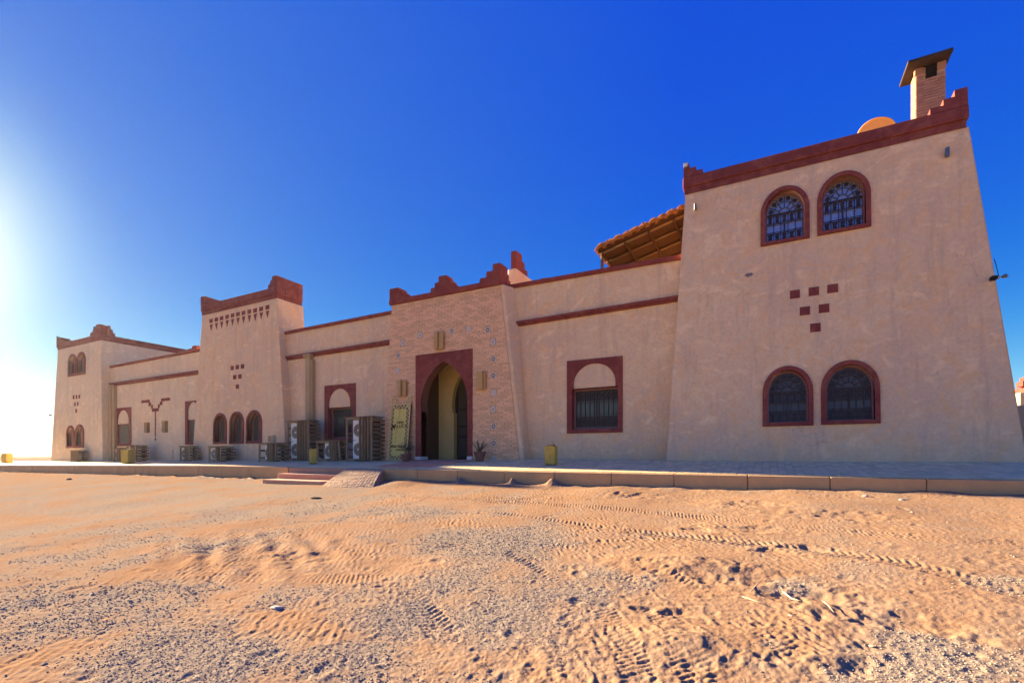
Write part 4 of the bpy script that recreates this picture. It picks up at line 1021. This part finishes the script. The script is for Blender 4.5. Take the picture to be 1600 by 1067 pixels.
# ------------------------------------------------------------------ things on and around the building
# water tank
tk = empty('water_tank', (xat(1368, 14.5), 14.5, zt_), 'golden drum of a water tank showing above the right tower parapet', 'water tank')
tx, tr_, tzc = xat(1368, 14.6), .38, EYE + 8.18 - .38
mb = MB(); mb.tube([(tx, 14.5, tzc), (tx, 14.6, tzc), (tx, 15.9, tzc)], [tr_, tr_, tr_], 40); mb.build('drum', MAT['tank'], tk, bevel=.01)
MB().ring((tx, 14.5, tzc), tr_+.005, .022, n=40, m=6).build('rim', MAT['tank'], tk, smooth=True)
for yy in (14.75, 15.6): MB().box(tx-.35, tx+.35, yy, yy+.12, zt_+.02, tzc-tr_*.8).build('cradle', MAT['slab_grey'], tk)

# thatched pergola
pg = empty('thatched_pergola', (-3.2, 14.5, EYE+4.9), 'straw thatched pergola rising over the roof terrace beside the right tower', 'pergola')
xA, xB = xat(934, 13.4), xat(1075, 13.4); zA = EYE + 322/FPX*Vector((xA, 13.4, 0)).dot(AV); zB = EYE + (712-331)/FPX*Vector((xat(1065,13.4), 13.4, 0)).dot(AV) + .05
xE = xB + .5; zE = zB + (zB - zA) / (xat(1065, 13.4) - xA) * (xE - xat(1065, 13.4))
def pz_(x, y=0): return zA + (zE - zA) * (x - xA) / (xE - xA)
pn = MB(); 
for y0, y1 in ((13.4, 15.0), (15.0, 17.2)): pn.hexa([(xA, y0, pz_(xA)-.05), (xE, y0, pz_(xE)-.05), (xE, y1, pz_(xE)-.05), (xA, y1, pz_(xA)-.05), (xA, y0, pz_(xA)+.03), (xE, y0, pz_(xE)+.03), (xE, y1, pz_(xE)+.03), (xA, y1, pz_(xA)+.03)])
pn.build('reed_mat', MAT['reed_dark'], pg)
for y in (13.55, 14.2, 14.95, 15.8, 16.9): MB().tube([(xA+.02, y, pz_(xA+.02)-.095), (xE, y, pz_(xE)-.095)], .038, 8).build('purlin', MAT['pole'], pg, smooth=True)
for x in np.linspace(xA+.12, xE-.2, 5): MB().tube([(x, 13.42, pz_(x)-.16), (x, 17.1, pz_(x)-.16)], .034, 8).build('rafter', MAT['reed_dark'], pg, smooth=True)
for (x, y) in ((xat(941, 13.6), 13.6), (xat(941, 13.6), 16.9), (xE-.3, 16.9)): MB().tube([(x, y, EYE+4.7), (x, y, pz_(x)-.10)], .045, 10).build('post', MAT['pole'], pg, smooth=True)
nb = 12; bxs = np.linspace(xA-.05, xE-.1, nb + 1)
def bundle(x0, x1, y, z0, dirn, seed):
    rr = random.Random(seed); mb = MB(); n = 130
    for k in range(n):
        f = rr.random(); x = x0 + (x1 - x0) * f; lift = math.sin(math.pi * f) * .075 + rr.uniform(-.015, .02)
        if dirn == 'front':
            p0 = Vector((x, y + .30, pz_(x) + .10 + lift)); p1 = Vector((x + rr.uniform(-.05, .05), y - .03 - rr.random()*.05, pz_(x) + .02 + lift * .7 - rr.random() * .09))
            pm_ = (p0 + p1) / 2 + Vector((0, -.05, .05))
        else:
            p0 = Vector((xA + .25, x, pz_(xA) + .12 + lift)); p1 = Vector((xA - .02 - rr.random()*.07, x + rr.uniform(-.04, .04), pz_(xA) - rr.random()*.09 + lift*.6)); pm_ = (p0 + p1) / 2 + Vector((-.04, 0, .04))
        mb.tube([p0, pm_, p1], [.011, .013, .005], 4)
    return mb.build('thatch_bundle', MAT['straw'], pg)
for k in range(nb): bundle(bxs[k], bxs[k+1] + .02, 13.4 + .006 * (k % 2), 0, 'front', k)
for k in range(9): bundle(13.5 + .4*k, 13.9 + .4*k, 0, 0, 'side', 50 + k)
tp = MB(); 
for k in range(16):
    x0 = xA + (xE - xA) * k / 16; x1 = xA + (xE - xA) * (k + 1) / 16
    tp.hexa([(x0, 13.55, pz_(x0)+.03), (x1, 13.55, pz_(x1)+.03), (x1, 17.2, pz_(x1)+.03), (x0, 17.2, pz_(x0)+.03), (x0, 13.55, pz_(x0)+.10), (x1, 13.55, pz_(x1)+.13), (x1, 17.2, pz_(x1)+.13), (x0, 17.2, pz_(x0)+.10)])
tp.build('thatch', MAT['straw'], pg)

# wooden wall lamps on the gatehouse
def shell_lamp(u0, u1, v0, v1, label, parts):
    x0, z1_ = FG.hit(u0, v0); x1, z0_ = FG.hit(u1, v1); r_ = empty('wall_lamp', ((x0+x1)/2, 11.78, (z0_+z1_)/2), label, 'wall lamp', 'wooden lamps on the gatehouse')
    z1_ = z0_ + .52
    MB().box(x0+.04, x1-.03, 11.745, 11.78, z0_+.05, z1_-.05).build('back_plate', MAT['porch_brown'], r_)
    for a, c_, yy in parts:
        xa, xb = x0 + (x1-x0)*a, x0 + (x1-x0)*c_
        MB().box(xa, xb, yy, 11.744, z0_, z1_).build('shell', MAT['lamp_shell'], r_, bevel=.015)
    MB().tube([((x0+x1)/2, 11.735, z0_+.12), ((x0+x1)/2, 11.735, z1_-.12)], .02, 8).build('bulb', MAT['white_tile'], r_)
shell_lamp(683, 696, 520, 546, 'wooden wall lamp mounted over the peak of the entrance arch', ((0, .42, 11.62), (.46, .97, 11.68)))
shell_lamp(626.5, 638, 595, 620, 'wooden wall lamp above the gold sign, left of the entrance arch', ((0, .42, 11.62), (.50, .97, 11.68)))
shell_lamp(748.5, 761.5, 582, 609, 'wooden wall lamp right of the entrance arch on bare brick', ((0, .72, 11.64), (.73, .97, 11.70)))
# tubular spot lights on the right tower
def spot(u, v, label, w=.05, h=.17):
    s, t = F1.hit(u, v); p = F1.pt(s, t, .03); r_ = empty('spot_light', p, label, 'spot light', 'small cylinder lights on the right tower')
    MB().tube([p + Vector((0, -.05, -h/2)), p + Vector((0, -.05, h/2))], w/2, 14).build('cylinder', MAT['metal_grey'], r_, smooth=False)
    MB().box(p.x-.02, p.x+.02, p.y-.05, p.y+.05, p.z-.05, p.z+.03).build('bracket', MAT['metal_grey'], r_)
spot(1087, 326, 'small grey cylinder light near the upper left corner of the right tower', .055, .15); spot(1478, 242, 'small grey cylinder light near the upper right corner of the right tower', .07, .17)
s, t = F1.hit(1072.5, 262); p = F1.pt(s, t, .07)
fl = MB().box(p.x-.05, p.x+.055, p.y-.05, p.y-.005, p.z-.06, p.z+.05).build('flood_light', MAT['plug_grey'], bevel=.01); tag(fl, 'small grey flood light on the left stepped merlon of the right tower', 'flood light')
MB().box(p.x-.035, p.x+.04, p.y-.056, p.y-.051, p.z-.045, p.z+.035).build('lens', MAT['white_tile'], fl)
# security camera on the right edge
s, t = F1.hit(1549, 438); p = F1.pt(s, t, .04); cc = empty('security_camera', p, 'security camera on a bracket at the right edge of the right tower', 'camera')
MB().box(p.x-.05, p.x+.04, p.y-.14, p.y-.02, p.z-.035, p.z+.03).build('body', MAT['dark'], cc, bevel=.01)
MB().tube([p + Vector((.02, 0, .02)), p + Vector((.12, .05, .05)), p + Vector((.15, .2, .05))], .012, 6).build('bracket', MAT['white_tile'], cc)
dm = MB(); dm.tube([p + Vector((.17, .0, -.0)), p + Vector((.17, 0, .03)), p + Vector((.17, 0, .065))], [.025, .055, .02], 12); dm.build('dome', MAT['metal_grey'], cc, smooth=True)
MB().tube([p + Vector((.12, .1, .06)), p + Vector((.09, .12, .28)), p + Vector((.07, .15, .42))], .006, 5).build('cable', MAT['dark'], cc)
# lamps at the corners of the far tower
for (u, v, lb) in ((94.5, 527.5, 'tiny dark floodlight on the left corner of the far left tower'), (152.5, 512.5, 'tiny dark floodlight on the right corner of the far left tower'), (82.5, 648.5, 'tiny dark floodlight halfway down the outer edge of the far left tower')):
    s, t = F4.hit(u, v); p = F4.pt(s, t, .1); o = MB().box(p.x-.10, p.x+.05, p.y-.04, p.y+.04, p.z-.035, p.z+.035); o.bar(p, p + Vector((.12, .12, -.06)), .025); o = o.build('flood_light', MAT['dark']); tag(o, lb, 'flood light', 'small floodlights on the far left tower')

# sign
sgp = on_terrace(628, 720.5); sx0, sx1 = xat(611, 11.68), xat(641.5, 11.68); SW = sx1 - sx0; zb_ = zt((sx0+sx1)/2, 11.6) + .02; SH = (720-622) / FPX * Vector((sx0, 11.68, 0)).dot(AV)
sg = empty('hotel_sign', ((sx0+sx1)/2, 11.6, zb_), 'tall gold cut-out sign with zigzag border leaning left of the entrance arch', 'sign')
FS = Plane(11.52, zb_, .10); xc = (sx0 + sx1) / 2
def sq(s0, s1, t0, t1, d0, d1, mb): mb.slab(FS, [(s0, t0), (s1, t0), (s1, t1), (s0, t1)], d0, d1)
bo = .145; H1 = SH * .885
# board with an arched cut-out
s0, s1 = xc - SW/2, xc + SW/2
cut = arch_pts(xc-.13, xc+.13, H1*.31, H1*.56, H1*.47); cut2 = [(xc-.04, H1*.74), (xc+.06, H1*.74), (xc+.06, H1*.875), (xc+.03, H1*.855), (xc+.01, H1*.875), (xc-.015, H1*.855), (xc-.04, H1*.875)]
MB().slab(FS, [(s0+bo, bo*.9), (s1-bo, bo*.9), (s1-bo, H1-bo), (s0+bo, H1-bo)], 0, .02, [cut, cut2]).build('board', MAT['sign_gold'], sg)
MB().slab(FS, [(s0+.01, .01), (s1-.01, .01), (s1-.01, H1-.01), (s0+.01, H1-.01)], -.06, -.045, [arch_pts(xc-.15, xc+.15, H1*.30, H1*.58, H1*.48)]).build('backing', MAT['sign_back'], sg)
fr = MB(); tw = .032
for (a, c_, e, g_) in ((s0, s0+tw, 0, H1), (s1-tw, s1, 0, H1), (s0+tw, s1-tw, 0, tw), (s0+tw, s1-tw, H1-tw, H1)): sq(a, c_, e, g_, -.005, .028, fr)
n = 13; hh_ = (H1 - 2*tw) / n
for sd_, a, c_ in ((0, s0+tw, s0+bo), (1, s1-bo, s1-tw)):
    for k in range(n):
        y0 = tw + k*hh_; xo, xi = (a, c_) if sd_ == 0 else (c_, a)
        fr.bar(FS.pt(xo, y0, .012), FS.pt(xi, y0+hh_/2, .012), .024, .02, FS.n); fr.bar(FS.pt(xi, y0+hh_/2, .012), FS.pt(xo, y0+hh_, .012), .024, .02, FS.n)
n = 5; ww = (SW - 2*tw - .04) / n
for (b0_, b1_) in ((tw, bo*.95), (H1-bo, H1-tw)):
    for k in range(n):
        a = s0 + tw + .02 + k*ww; yo, yi = (b0_, b1_)
        fr.bar(FS.pt(a, b0_, .012), FS.pt(a+ww/2, b1_, .012), .024, .02, FS.n); fr.bar(FS.pt(a+ww/2, b1_, .012), FS.pt(a+ww, b0_, .012), .024, .02, FS.n)
fr.build('zigzag_frame', MAT['sign_trim'], sg)
for sgn, e in ((1, s0), (-1, s1)):
    c_ = MB(); hh2 = SH - H1
    def q_(a, b_, t0, t1): c_.slab(FS, [(min(e+sgn*a, e+sgn*b_), t0), (max(e+sgn*a, e+sgn*b_), t0), (max(e+sgn*a, e+sgn*b_), t1), (min(e+sgn*a, e+sgn*b_), t1)], -.004, .026)
    q_(0, .03, H1, SH); q_(.031, .13, SH-.03, SH); q_(.10, .13, SH-.13, SH-.031); q_(.131, .20, SH-.13, SH-.10); q_(.17, .20, H1, SH-.131)
    c_.build('stepped_horn', MAT['sign_trim'], sg)
def text(body, s, t, size, parent, F=FS, d=.024, sx=1.0, shear=0.0, mat='sign_ink'):
    cu = bpy.data.curves.new('lettering', 'FONT'); cu.body = body; cu.size = size; cu.align_x = 'CENTER'; cu.align_y = 'CENTER'; cu.extrude = .003; cu.space_character = sx; cu.shear = shear; cu.offset = size * .012
    cu.materials.append(MAT[mat]); tmp = bpy.data.objects.new('tmp', cu); me = bpy.data.meshes.new_from_object(tmp); bpy.data.objects.remove(tmp); bpy.data.curves.remove(cu)
    o = bpy.data.objects.new('lettering', me); finish(o, F.pt(s, t, d), parent)
    o.rotation_euler = (math.pi/2 - math.atan(.10), 0, 0); return o
text('Camp', xc+.02, H1*.675, .12, sg, shear=.3); text('XALUCA', xc+.01, H1*.60, .155, sg, sx=1.12); text('X', xc-.235, H1*.588, .25, sg, shear=.2)
text('Riad Xaluca', xc+.01, H1*.245, .115, sg, shear=.3); text('Arfoud', xc+.08, H1*.18, .10, sg, shear=.3)
mb = MB(); sq(xc-.15, xc+.15, H1*.285, H1*.30, .021, .03, mb); mb.build('sill', MAT['sign_trim'], sg)
mb = MB(); mb.bar((xc, 11.53, zb_+SH*.8), (xc, 11.76, zb_+SH*.79), .03); mb.build('strut', MAT['sign_trim'], sg)

# potted plants
def pot(mb, c, r0, r1, h):
    mb.tube([c, c + Vector((0,0,h*.85)), c + Vector((0,0,h*.86)), c + Vector((0,0,h)), c + Vector((0,0,h*.99)), c + Vector((0,0,h*.9))], [r0, r1, r1*1.1, r1*1.1, r1*.95, r1*.9], 20)
def agave(c, n, L, parent, seed):
    rr = random.Random(seed)
    for k in range(n):
        a = 6.283 * k / n * 1.0 + rr.uniform(-.3, .3); el = rr.uniform(.55, 1.35); l = L * rr.uniform(.7, 1.1); d = Vector((math.cos(a)*math.cos(el), math.sin(a)*math.cos(el), math.sin(el))); pts = []; 
        side = d.cross(Vector((0,0,1))).normalized(); mb = MB(); n_ = 7
        for i in range(n_):
            f = i / (n_-1); p = c + d * l * f + Vector((math.cos(a), math.sin(a), 0)) * l * .18 * f*f - Vector((0,0,1)) * l * .22 * f * f * math.cos(el)*1.5; w = .028 * (1-f)**.6 * (1 if f > .08 else .7) + .002
            mb.v += [p - side*w, p + Vector((0,0,-w*.4)), p + side*w]
        for i in range(n_-1):
            for j in range(2): q = i*3+j; mb.f.append((q, q+1, q+4, q+3))
        mb.build('leaf', MAT['agave'], parent, smooth=True)
pc = on_terrace(749, 719.5); pc.y = 11.45; pc.x = xat(749.5, 11.45); pc.z = zt(pc.x, pc.y) + .005
pp = empty('potted_agave', pc, 'spiky agave in a clay pot right of the entrance arch', 'potted plant'); mb = MB(); pot(mb, pc, .10, .165, .27); mb.build('pot', MAT['pot'], pp, smooth=False)
MB().tube([pc + Vector((0,0,.20)), pc + Vector((0,0,.245))], .14, 16).build('soil', MAT['dark'], pp); agave(pc + Vector((0,0,.23)), 16, .48, pp, 3)
pc = Vector((xat(634, 11.2), 11.2, 0)); pc.z = zt(pc.x, pc.y) + .005
pp = empty('potted_shrub', pc, 'dark little shrub in a clay pot in front of the gold sign', 'potted plant'); mb = MB(); pot(mb, pc, .10, .155, .24); mb.build('pot', MAT['pot'], pp)
rr = random.Random(5); mb = MB()
for k in range(420):
    p = pc + Vector((rr.gauss(.06, .12), rr.gauss(0, .10), .33 + abs(rr.gauss(0, .13)))); a = Vector((rr.uniform(-1,1), rr.uniform(-1,1), rr.uniform(-.3,1))).normalized() * rr.uniform(.03, .06); b_ = a.cross(Vector((rr.random(), rr.random(), rr.random()))).normalized() * .012
    mb.add([p, p + a*.5 + b_, p + a, p + a*.5 - b_], [(0,1,2,3)])
o = mb.build('foliage', MAT['bush'], pp); o['kind'] = 'stuff'
for k in range(7):
    e = pc + Vector((rr.uniform(-.16, .22), rr.uniform(-.1, .1), rr.uniform(.4, .6))); MB().tube([pc + Vector((0,0,.2)), (pc + e)/2 + Vector((0,0,.12)), e], [.008, .006, .003], 5).build('stem', MAT['pot'], pp)

# rug
rg_ = MB(); ru = [(602, 722.2), (745, 719.5), (700, 724.8), (640, 733.5), (600, 733.5)]
pts = [(xat(598, 11.3), 11.35), (xat(598, 9.75), 9.75), (xat(642, 9.75), 9.75), (xat(742, 11.62), 11.62), (xat(660, 11.62), 11.62)]
def rug(c0, c1, c2, c3, name, label, n=14):
    mb = MB()
    for i in range(n+1):
        for j in range(n+1):
            f, g_ = i/n, j/n; a = Vector(c0).lerp(Vector(c1), f); b_ = Vector(c3).lerp(Vector(c2), f); q = a.lerp(b_, g_)
            mb.v.append(Vector((q.x, q.y, zt(q.x, q.y) + .013 + .004*noise.noise(Vector((q.x*3, q.y*3, 0))))))
    for i in range(n):
        for j in range(n): a = i*(n+1)+j; mb.f.append((a, a+1, a+n+2, a+n+1))
    o = mb.build(name, MAT['rug'], smooth=True); m = o.modifiers.new('t', 'SOLIDIFY'); m.thickness = .008; m.offset = -1; return tag(o, label, 'rug')
rug((GX1-.55, 9.7), (xat(668, 9.95), 9.95), (xat(744, 11.7), 11.72), (xat(648, 11.7), 11.72), 'rug', 'worn red rug laid on the paving in front of the entrance arch')

# jerry cans
def jerry(u, v, h, w, label, yaw=0.0):
    c = on_terrace(u, v); c.z += .004; r_ = empty('jerry_can', (0, 0, 0)); tag(r_, label, 'jerry can', 'ochre metal cans standing along the terrace')
    d = w * .55
    mb = MB(); 
    mb.box(-w/2, w/2, -d/2, d/2, .012, h*.93); b = mb.build('body', MAT['can_ochre'], r_, bevel=.022)
    rib_ = MB()
    for s in (-1, 1):
        rib_.bar((-w*.34*s, -d/2-.002, h*.12), (w*.34*s, -d/2-.002, h*.62), .018, .008, (0,1,0))
    for k in range(5): x = -w*.3 + k*w*.15; rib_.bar((x, -d/2-.002, h*.70), (x, -d/2-.002, h*.86), .012, .008, (0,1,0))
    for z in (.03, h*.66, h*.90): rib_.box(-w/2-.004, w/2+.004, -d/2-.004, d/2+.004, z, z+.012)
    rib_.build('ribs', MAT['can_ochre'], r_)
    hd = MB()
    for yy in (-d*.25, 0, d*.25): hd.tube([(-w*.3, yy, h*.925), (-w*.22, yy, h*.985), (w*.08, yy, h*.985), (w*.14, yy, h*.925)], .009, 6)
    hd.build('handle', MAT['can_ochre'], r_)
    MB().tube([(w*.30, 0, h*.92), (w*.30, 0, h*.99)], .026, 12).build('cap', MAT['dark'], r_)
    MB().box(-w/2+.02, w/2-.02, -d/2+.02, d/2-.02, 0, .012).build('foot', MAT['dark'], r_)
    r_.location = c; r_.rotation_euler = (0, 0, yaw); return r_
jerry(861, 726.5, .49, .285, 'ochre metal can standing alone below the large grilled window', R(-10))
jerry(489, 724.8, .50, .36, 'ochre metal can beside the head of the steps, in front of the crates', R(-35))
jerry(200, 724.0, .62, .50, 'ochre metal can near the terrace edge below the niche pair', R(-50))
jerry(11, 723.0, .56, .48, 'ochre metal can out on the open terrace left of the far tower', R(-50))

# air conditioner crates
def ac_unit(x0, y, z0, W, H, fans, label, D=.32):
    r_ = empty('ac_unit', (x0 + W/2, y + D/2, z0), label, 'air conditioner', 'outdoor air conditioner units')
    MB().box(x0, x0+W, y, y+D, z0+.04, z0+H).build('casing', MAT['ac_white'], r_, bevel=.012)
    for s in (.12, .80): MB().box(x0+W*s, x0+W*s+.06, y+.02, y+D-.02, z0, z0+.038).build('foot', MAT['dark'], r_)
    fr_ = min(W * .40, (H-.1) / fans * .43)
    for k in range(fans):
        cz = z0 + .06 + (H - .08) * (k + .5) / fans; cx = x0 + W * (.47 if fans == 1 else .5)
        mb = MB(); mb.tube([(cx, y+.001, cz), (cx, y-.008, cz)], fr_, 28); fan = mb.build('fan_grille', MAT['ac_fan'], r_)
        g = MB()
        for j in range(1, 9): g.ring((cx, y-.014, cz), fr_ * j / 8, .0035, n=28, m=4)
        for j in range(8): a = j * math.pi / 4; g.bar((cx, y-.016, cz), (cx + fr_*math.cos(a), y-.016, cz + fr_*math.sin(a)), .006, .006, (0,1,0))
        g.build('wire_rings', MAT['ac_fan'], fan)
        MB().tube([(cx, y-.012, cz), (cx, y-.028, cz)], fr_ * .17, 16).build('hub', MAT['ac_hub'], fan)
    if fans == 2: MB().box(x0+W*.08, x0+W*.22, y-.004, y+.001, z0+H*.5, z0+H*.515).build('badge', MAT['dark'], r_)
    return r_
def crate(u0, u1, us, v0, vb, label, split, nplank, seed, tall=False, unit=None, Yf=None, tilt=0.0, left=True):
    """slatted timber casing: open front bay to the left, upright boards right, rough logs down the side"""
    rr = random.Random(seed); x0, x1 = xat(u0, Yf), xat(u1, Yf); zc_ = Vector((x0, Yf, 0)).dot(AV); yb_ = ray(us, 0).y / ray(us, 0).x * x1
    yb_ = min(max(yb_, Yf + .30), 12.15); zb_ = zt((x0+x1)/2, Yf) + .004; W = x1 - x0; H = EYE + (PV - v0) / FPX * zc_ - zb_
    r_ = empty('timber_crate', ((x0+x1)/2, Yf, zb_), label, 'crate', 'timber casings round the air conditioners')
    p = .05; top = zb_ + H; xs_ = x0 + W * split
    zb2 = min(zt(x0, Yf), zt(x1, Yf)) - .0
    for (x, y) in ((x0, Yf), (x1-p, Yf), (x0, yb_-p), (x1-p, yb_-p)): MB().bar((x+p/2 + tilt, y+p/2, zt(x, y) + .004), (x+p/2+rr.uniform(-.01,.01), y+p/2, top-.02), p, p, (0,1,0)).build('post', MAT['timber'], r_)
    for (z, nm) in ((zb_+.05, 0), (top-.06, 1)): MB().box(x0+p+.002, xs_, Yf+.005, Yf+.035, z, z+.045).build('rail', MAT['timber'], r_)
    pw_ = (x1 - xs_ - p) / nplank
    for k in range(nplank):
        x = xs_ + pw_*(k+.5); dx = rr.uniform(-.015, .015)
        MB().bar((x + tilt*.8, Yf-.012+rr.uniform(-.006,.006), zb_+.015), (x+dx, Yf-.012, top-rr.uniform(0,.05)), .022, pw_*rr.uniform(.80,.93), (1,0,0) if False else (0,1,0)).build('board', MAT['timber'], r_)
    nl = max(4, int(H / .135)); 
    for k in range(nl):
        z = zb_ + .07 + (H-.12) * (k+.5) / nl; y = []
        rad = .037 * rr.uniform(.8, 1.15) * (1.15 if H/nl > .12 else 1)
        pts = [(x1+.012+rr.uniform(-.012,.012), Yf+.01+(yb_+.06-Yf)*f, z+rr.uniform(-.012,.012)) for f in (-.02, .3, .6, 1.0)]
        MB().tube(pts, [rad*.9, rad, rad*rr.uniform(.85,1.1), rad*.85], 7).build('log', MAT['log'], r_)
        if left and k % 2 == 0: MB().tube([(x0-.02, Yf+.03, z), (x0-.02, yb_+.03, z+rr.uniform(-.02,.02))], rad*.8, 6).build('log', MAT['log'], r_)
    npt = 4; dy = (yb_ + .04 - Yf + .03) / npt
    for k in range(npt):
        y = Yf - .03 + dy*(k+.5); MB().hexa([(x0-.03+rr.uniform(-.02,.02), y-dy*.46, top-.015), (x1+.05+rr.uniform(-.02,.03), y-dy*.46, top-.015), (x1+.05, y+dy*.46, top-.015), (x0-.03, y+dy*.46, top-.015), (x0-.03, y-dy*.46, top+.015), (x1+.05, y-dy*.46, top+.015), (x1+.05, y+dy*.46, top+.012), (x0-.03, y+dy*.46, top+.012)]).build('lid_board', MAT['log'], r_)
    MB().box(x0+.02, x1-.02, yb_-.012, yb_-.004, zb_+.05, top-.03).build('backing', MAT['porch_brown'], r_)
    if unit:
        fans, a, c_, hh, lb = unit; ux = x0 + W*a; uw = W*(c_-a)
        ac_unit(ux, Yf+.06, zt(ux+uw/2, Yf+.2)+.012, uw, H*hh, fans, lb, min(.30, yb_-Yf-.10))
    return r_
G = crate
G(110, 121, 134, 703.6, 0, 'low timber crate under the twin windows of the far left tower', .28, 4, 1, Yf=11.25, unit=(1, .08, .62, .84, 'boxed air conditioner hidden in the crate under the far left tower windows'))
G(177.5, 189, 195, 699.7, 0, 'narrow timber crate in the corner beside the far left tower', .5, 3, 2, Yf=11.35, unit=(1, .06, .62, .84, 'white air conditioner in the corner crate beside the far left tower'))
G(197.5, 212, 229.5, 696, 0, 'broad log sided crate behind the second ochre can from the left', .55, 2, 3, Yf=11.25, unit=(1, .12, .66, .93, 'pale air conditioner looking over the ochre can below the niches'))
G(280.8, 296, 303, 697.2, 0, 'timber crate tucked against the left edge of the middle tower', .58, 3, 4, Yf=11.35, unit=(1, .06, .66, .88, 'air conditioner in the crate at the left edge of the middle tower'))
G(325.7, 345, 364, 697.6, 0, 'timber crate standing alone below the three arched windows', .60, 3, 5, Yf=11.05, unit=(1, .06, .72, .88, 'air conditioner in the crate below the three arched windows'))
G(403.7, 431, 447, 692.5, 0, 'low crate with a meter box on top, at the right edge of the middle tower', .55, 3, 6, Yf=10.95, unit=(1, .30, .80, .84, 'air conditioner in the low crate at the right edge of the middle tower'))
G(448, 482, 497, 658, 0, 'tall crate standing in the corner right of the middle tower', .50, 4, 7, Yf=11.4, unit=(2, .13, .60, .93, 'tall twin fan air conditioner in the corner right of the middle tower'))
G(494, 529, 540, 689, 0, 'low sagging crate under the window between the two tall crates', .58, 4, 8, Yf=11.3, tilt=.09, unit=(1, .32, .78, .86, 'single fan air conditioner in the sagging crate between the tall crates'))
G(540.5, 581, 597.5, 652.3, 0, 'tall crate beside the gatehouse with two upright posts at its left', .52, 4, 9, Yf=11.25, unit=(2, .22, .66, .92, 'tall twin fan air conditioner in the crate beside the gatehouse'))
p = on_terrace(426, 721); x = xat(425.5, 11.3); zz = EYE + (PV-692)/FPX*Vector((x, 11.3, 0)).dot(AV)
bx = MB().box(x-.12, x+.12, 11.2, 11.38, zz+.02, zz+.28).build('electric_box', MAT['plaster_far'], bevel=.01); tag(bx, 'small pale electric box perched on the low crate by the middle tower', 'electric box')
MB().box(x-.09, x+.09, 11.194, 11.2, zz+.05, zz+.25).build('cover', MAT['timber'], bx)

# outbuilding beyond the right tower
ob = empty('outbuilding', (24, 24, 1), 'sunlit cream outbuilding with a red stepped top, far right behind the tower', 'building')
FO = Plane(24.0); oL, oT = FO.hit(1592.5, 598); oB = FO.hit(1593, 632)[1]
MB().box(oL, oL+6, 24, 29, .6, oT-.35).build('wall', MAT['plaster_far'], ob, bevel=.04)
stx = oL + .08
MB().box(stx+.15, oL+6.05, 23.93, 29, oT-.349, oT-.12).build('coping', MAT['red_paint_top'], ob); MB().box(stx, stx+.8, 23.94, 24.5, oT-.119, oT+.06).build('merlon', MAT['red_paint_top'], ob); MB().box(stx+.1, stx+.35, 23.95, 24.5, oT+.061, oT+.22).build('merlon', MAT['red_paint_top'], ob)
yw_ = MB().box(xat(1588, 19), xat(1588, 19)+9, 19, 19.4, .6, EYE + (712-633)/FPX*Vector((xat(1594, 19), 19, 0)).dot(AV)).build('yard_wall', MAT['mortar'], bevel=.03); tag(yw_, 'shaded brown yard wall behind the right tower at the picture edge', 'wall')

# dry reeds and odd stones on the sand
def twig(pix, rad, label):
    pts = []
    for (u, v) in pix: X, Y = gpt(u, v); pts.append(Vector((X, Y, float(ground_z(np.array([X]), np.array([Y]))[0]) + rad + .012)))
    o = MB().tube(pts, [rad] * (len(pts)-1) + [rad*.4], 6).build('dry_reed', MAT['dry_reed'], smooth=True); tag(o, label, 'reed', 'dry reeds lying on the sand')
twig([(1173, 928), (1183, 912), (1196, 903)], .004, 'short bent dry reed pointing away beside the wide hollow')
twig([(1224, 926), (1237, 935), (1252, 943)], .005, 'pale dry reed at the right end of the wide hollow')
twig([(1160, 935), (1180, 942), (1200, 949)], .003, 'thin faint dry reed nearest the short bent one')
twig([(1232, 966), (1240, 969)], .005, 'stubby dry reed lowest of the reeds')
twig([(1286, 944), (1294, 952), (1303, 962)], .004, 'dry reed farthest right of the reeds')
def rock(u, v, r, label, mat='pale_stone', fl=.6):
    X, Y = gpt(u, v); z = float(ground_z(np.array([X]), np.array([Y]))[0]); mb = MB(); rr = random.Random(u)
    import bmesh as _b
    bm = _b.new(); _b.ops.create_icosphere(bm, subdivisions=2, radius=1)
    for q in bm.verts: k = 1 + .35 * noise.noise(q.co * 1.5 + Vector((u, v, 0))); mb.v.append(Vector((X + q.co.x*r*k*1.3, Y + q.co.y*r*k*.8, z + r*fl*.35 + q.co.z*r*k*fl)))
    mb.f = [tuple(w.index for w in f.verts) for f in bm.faces]; bm.free()
    o = mb.build('stone', MAT[mat]); tag(o, label, 'stone')
rock(432, 951, .045, 'long pale flat stone on the gravel left of centre', fl=.3)
rock(494, 778, .10, 'dark flat stone on the sand in front of the steps', 'slab_grey', .25)
rock(1352, 777, .035, 'pale stone close to the kerb below the right tower'); rock(1410, 782, .03, 'pale rounded stone at the kerb, right of the other one')
rock(108, 749, .10, 'small dark stone on the sand far left', 'slab_grey', .5)

# ------------------------------------------------------------------ air
HAZE = .00013
if HAZE:
    hz = MB().box(-1500, 1500, -1500, 1500, -14, 10.8).build('haze', MAT['dark']); hz['kind'] = 'stuff'
    hm = bpy.data.materials.new('air'); hm.use_nodes = True; nt = hm.node_tree
    for n in list(nt.nodes): nt.nodes.remove(n)
    oo = nt.nodes.new('ShaderNodeOutputMaterial'); pv = nt.nodes.new('ShaderNodeVolumePrincipled'); pv.inputs['Density'].default_value = HAZE; pv.inputs['Color'].default_value = (.85, .93, 1, 1); pv.inputs['Anisotropy'].default_value = .72
    nt.links.new(pv.outputs[0], oo.inputs['Volume']); hz.data.materials.clear(); hz.data.materials.append(hm)
    hz.display_type = 'WIRE'
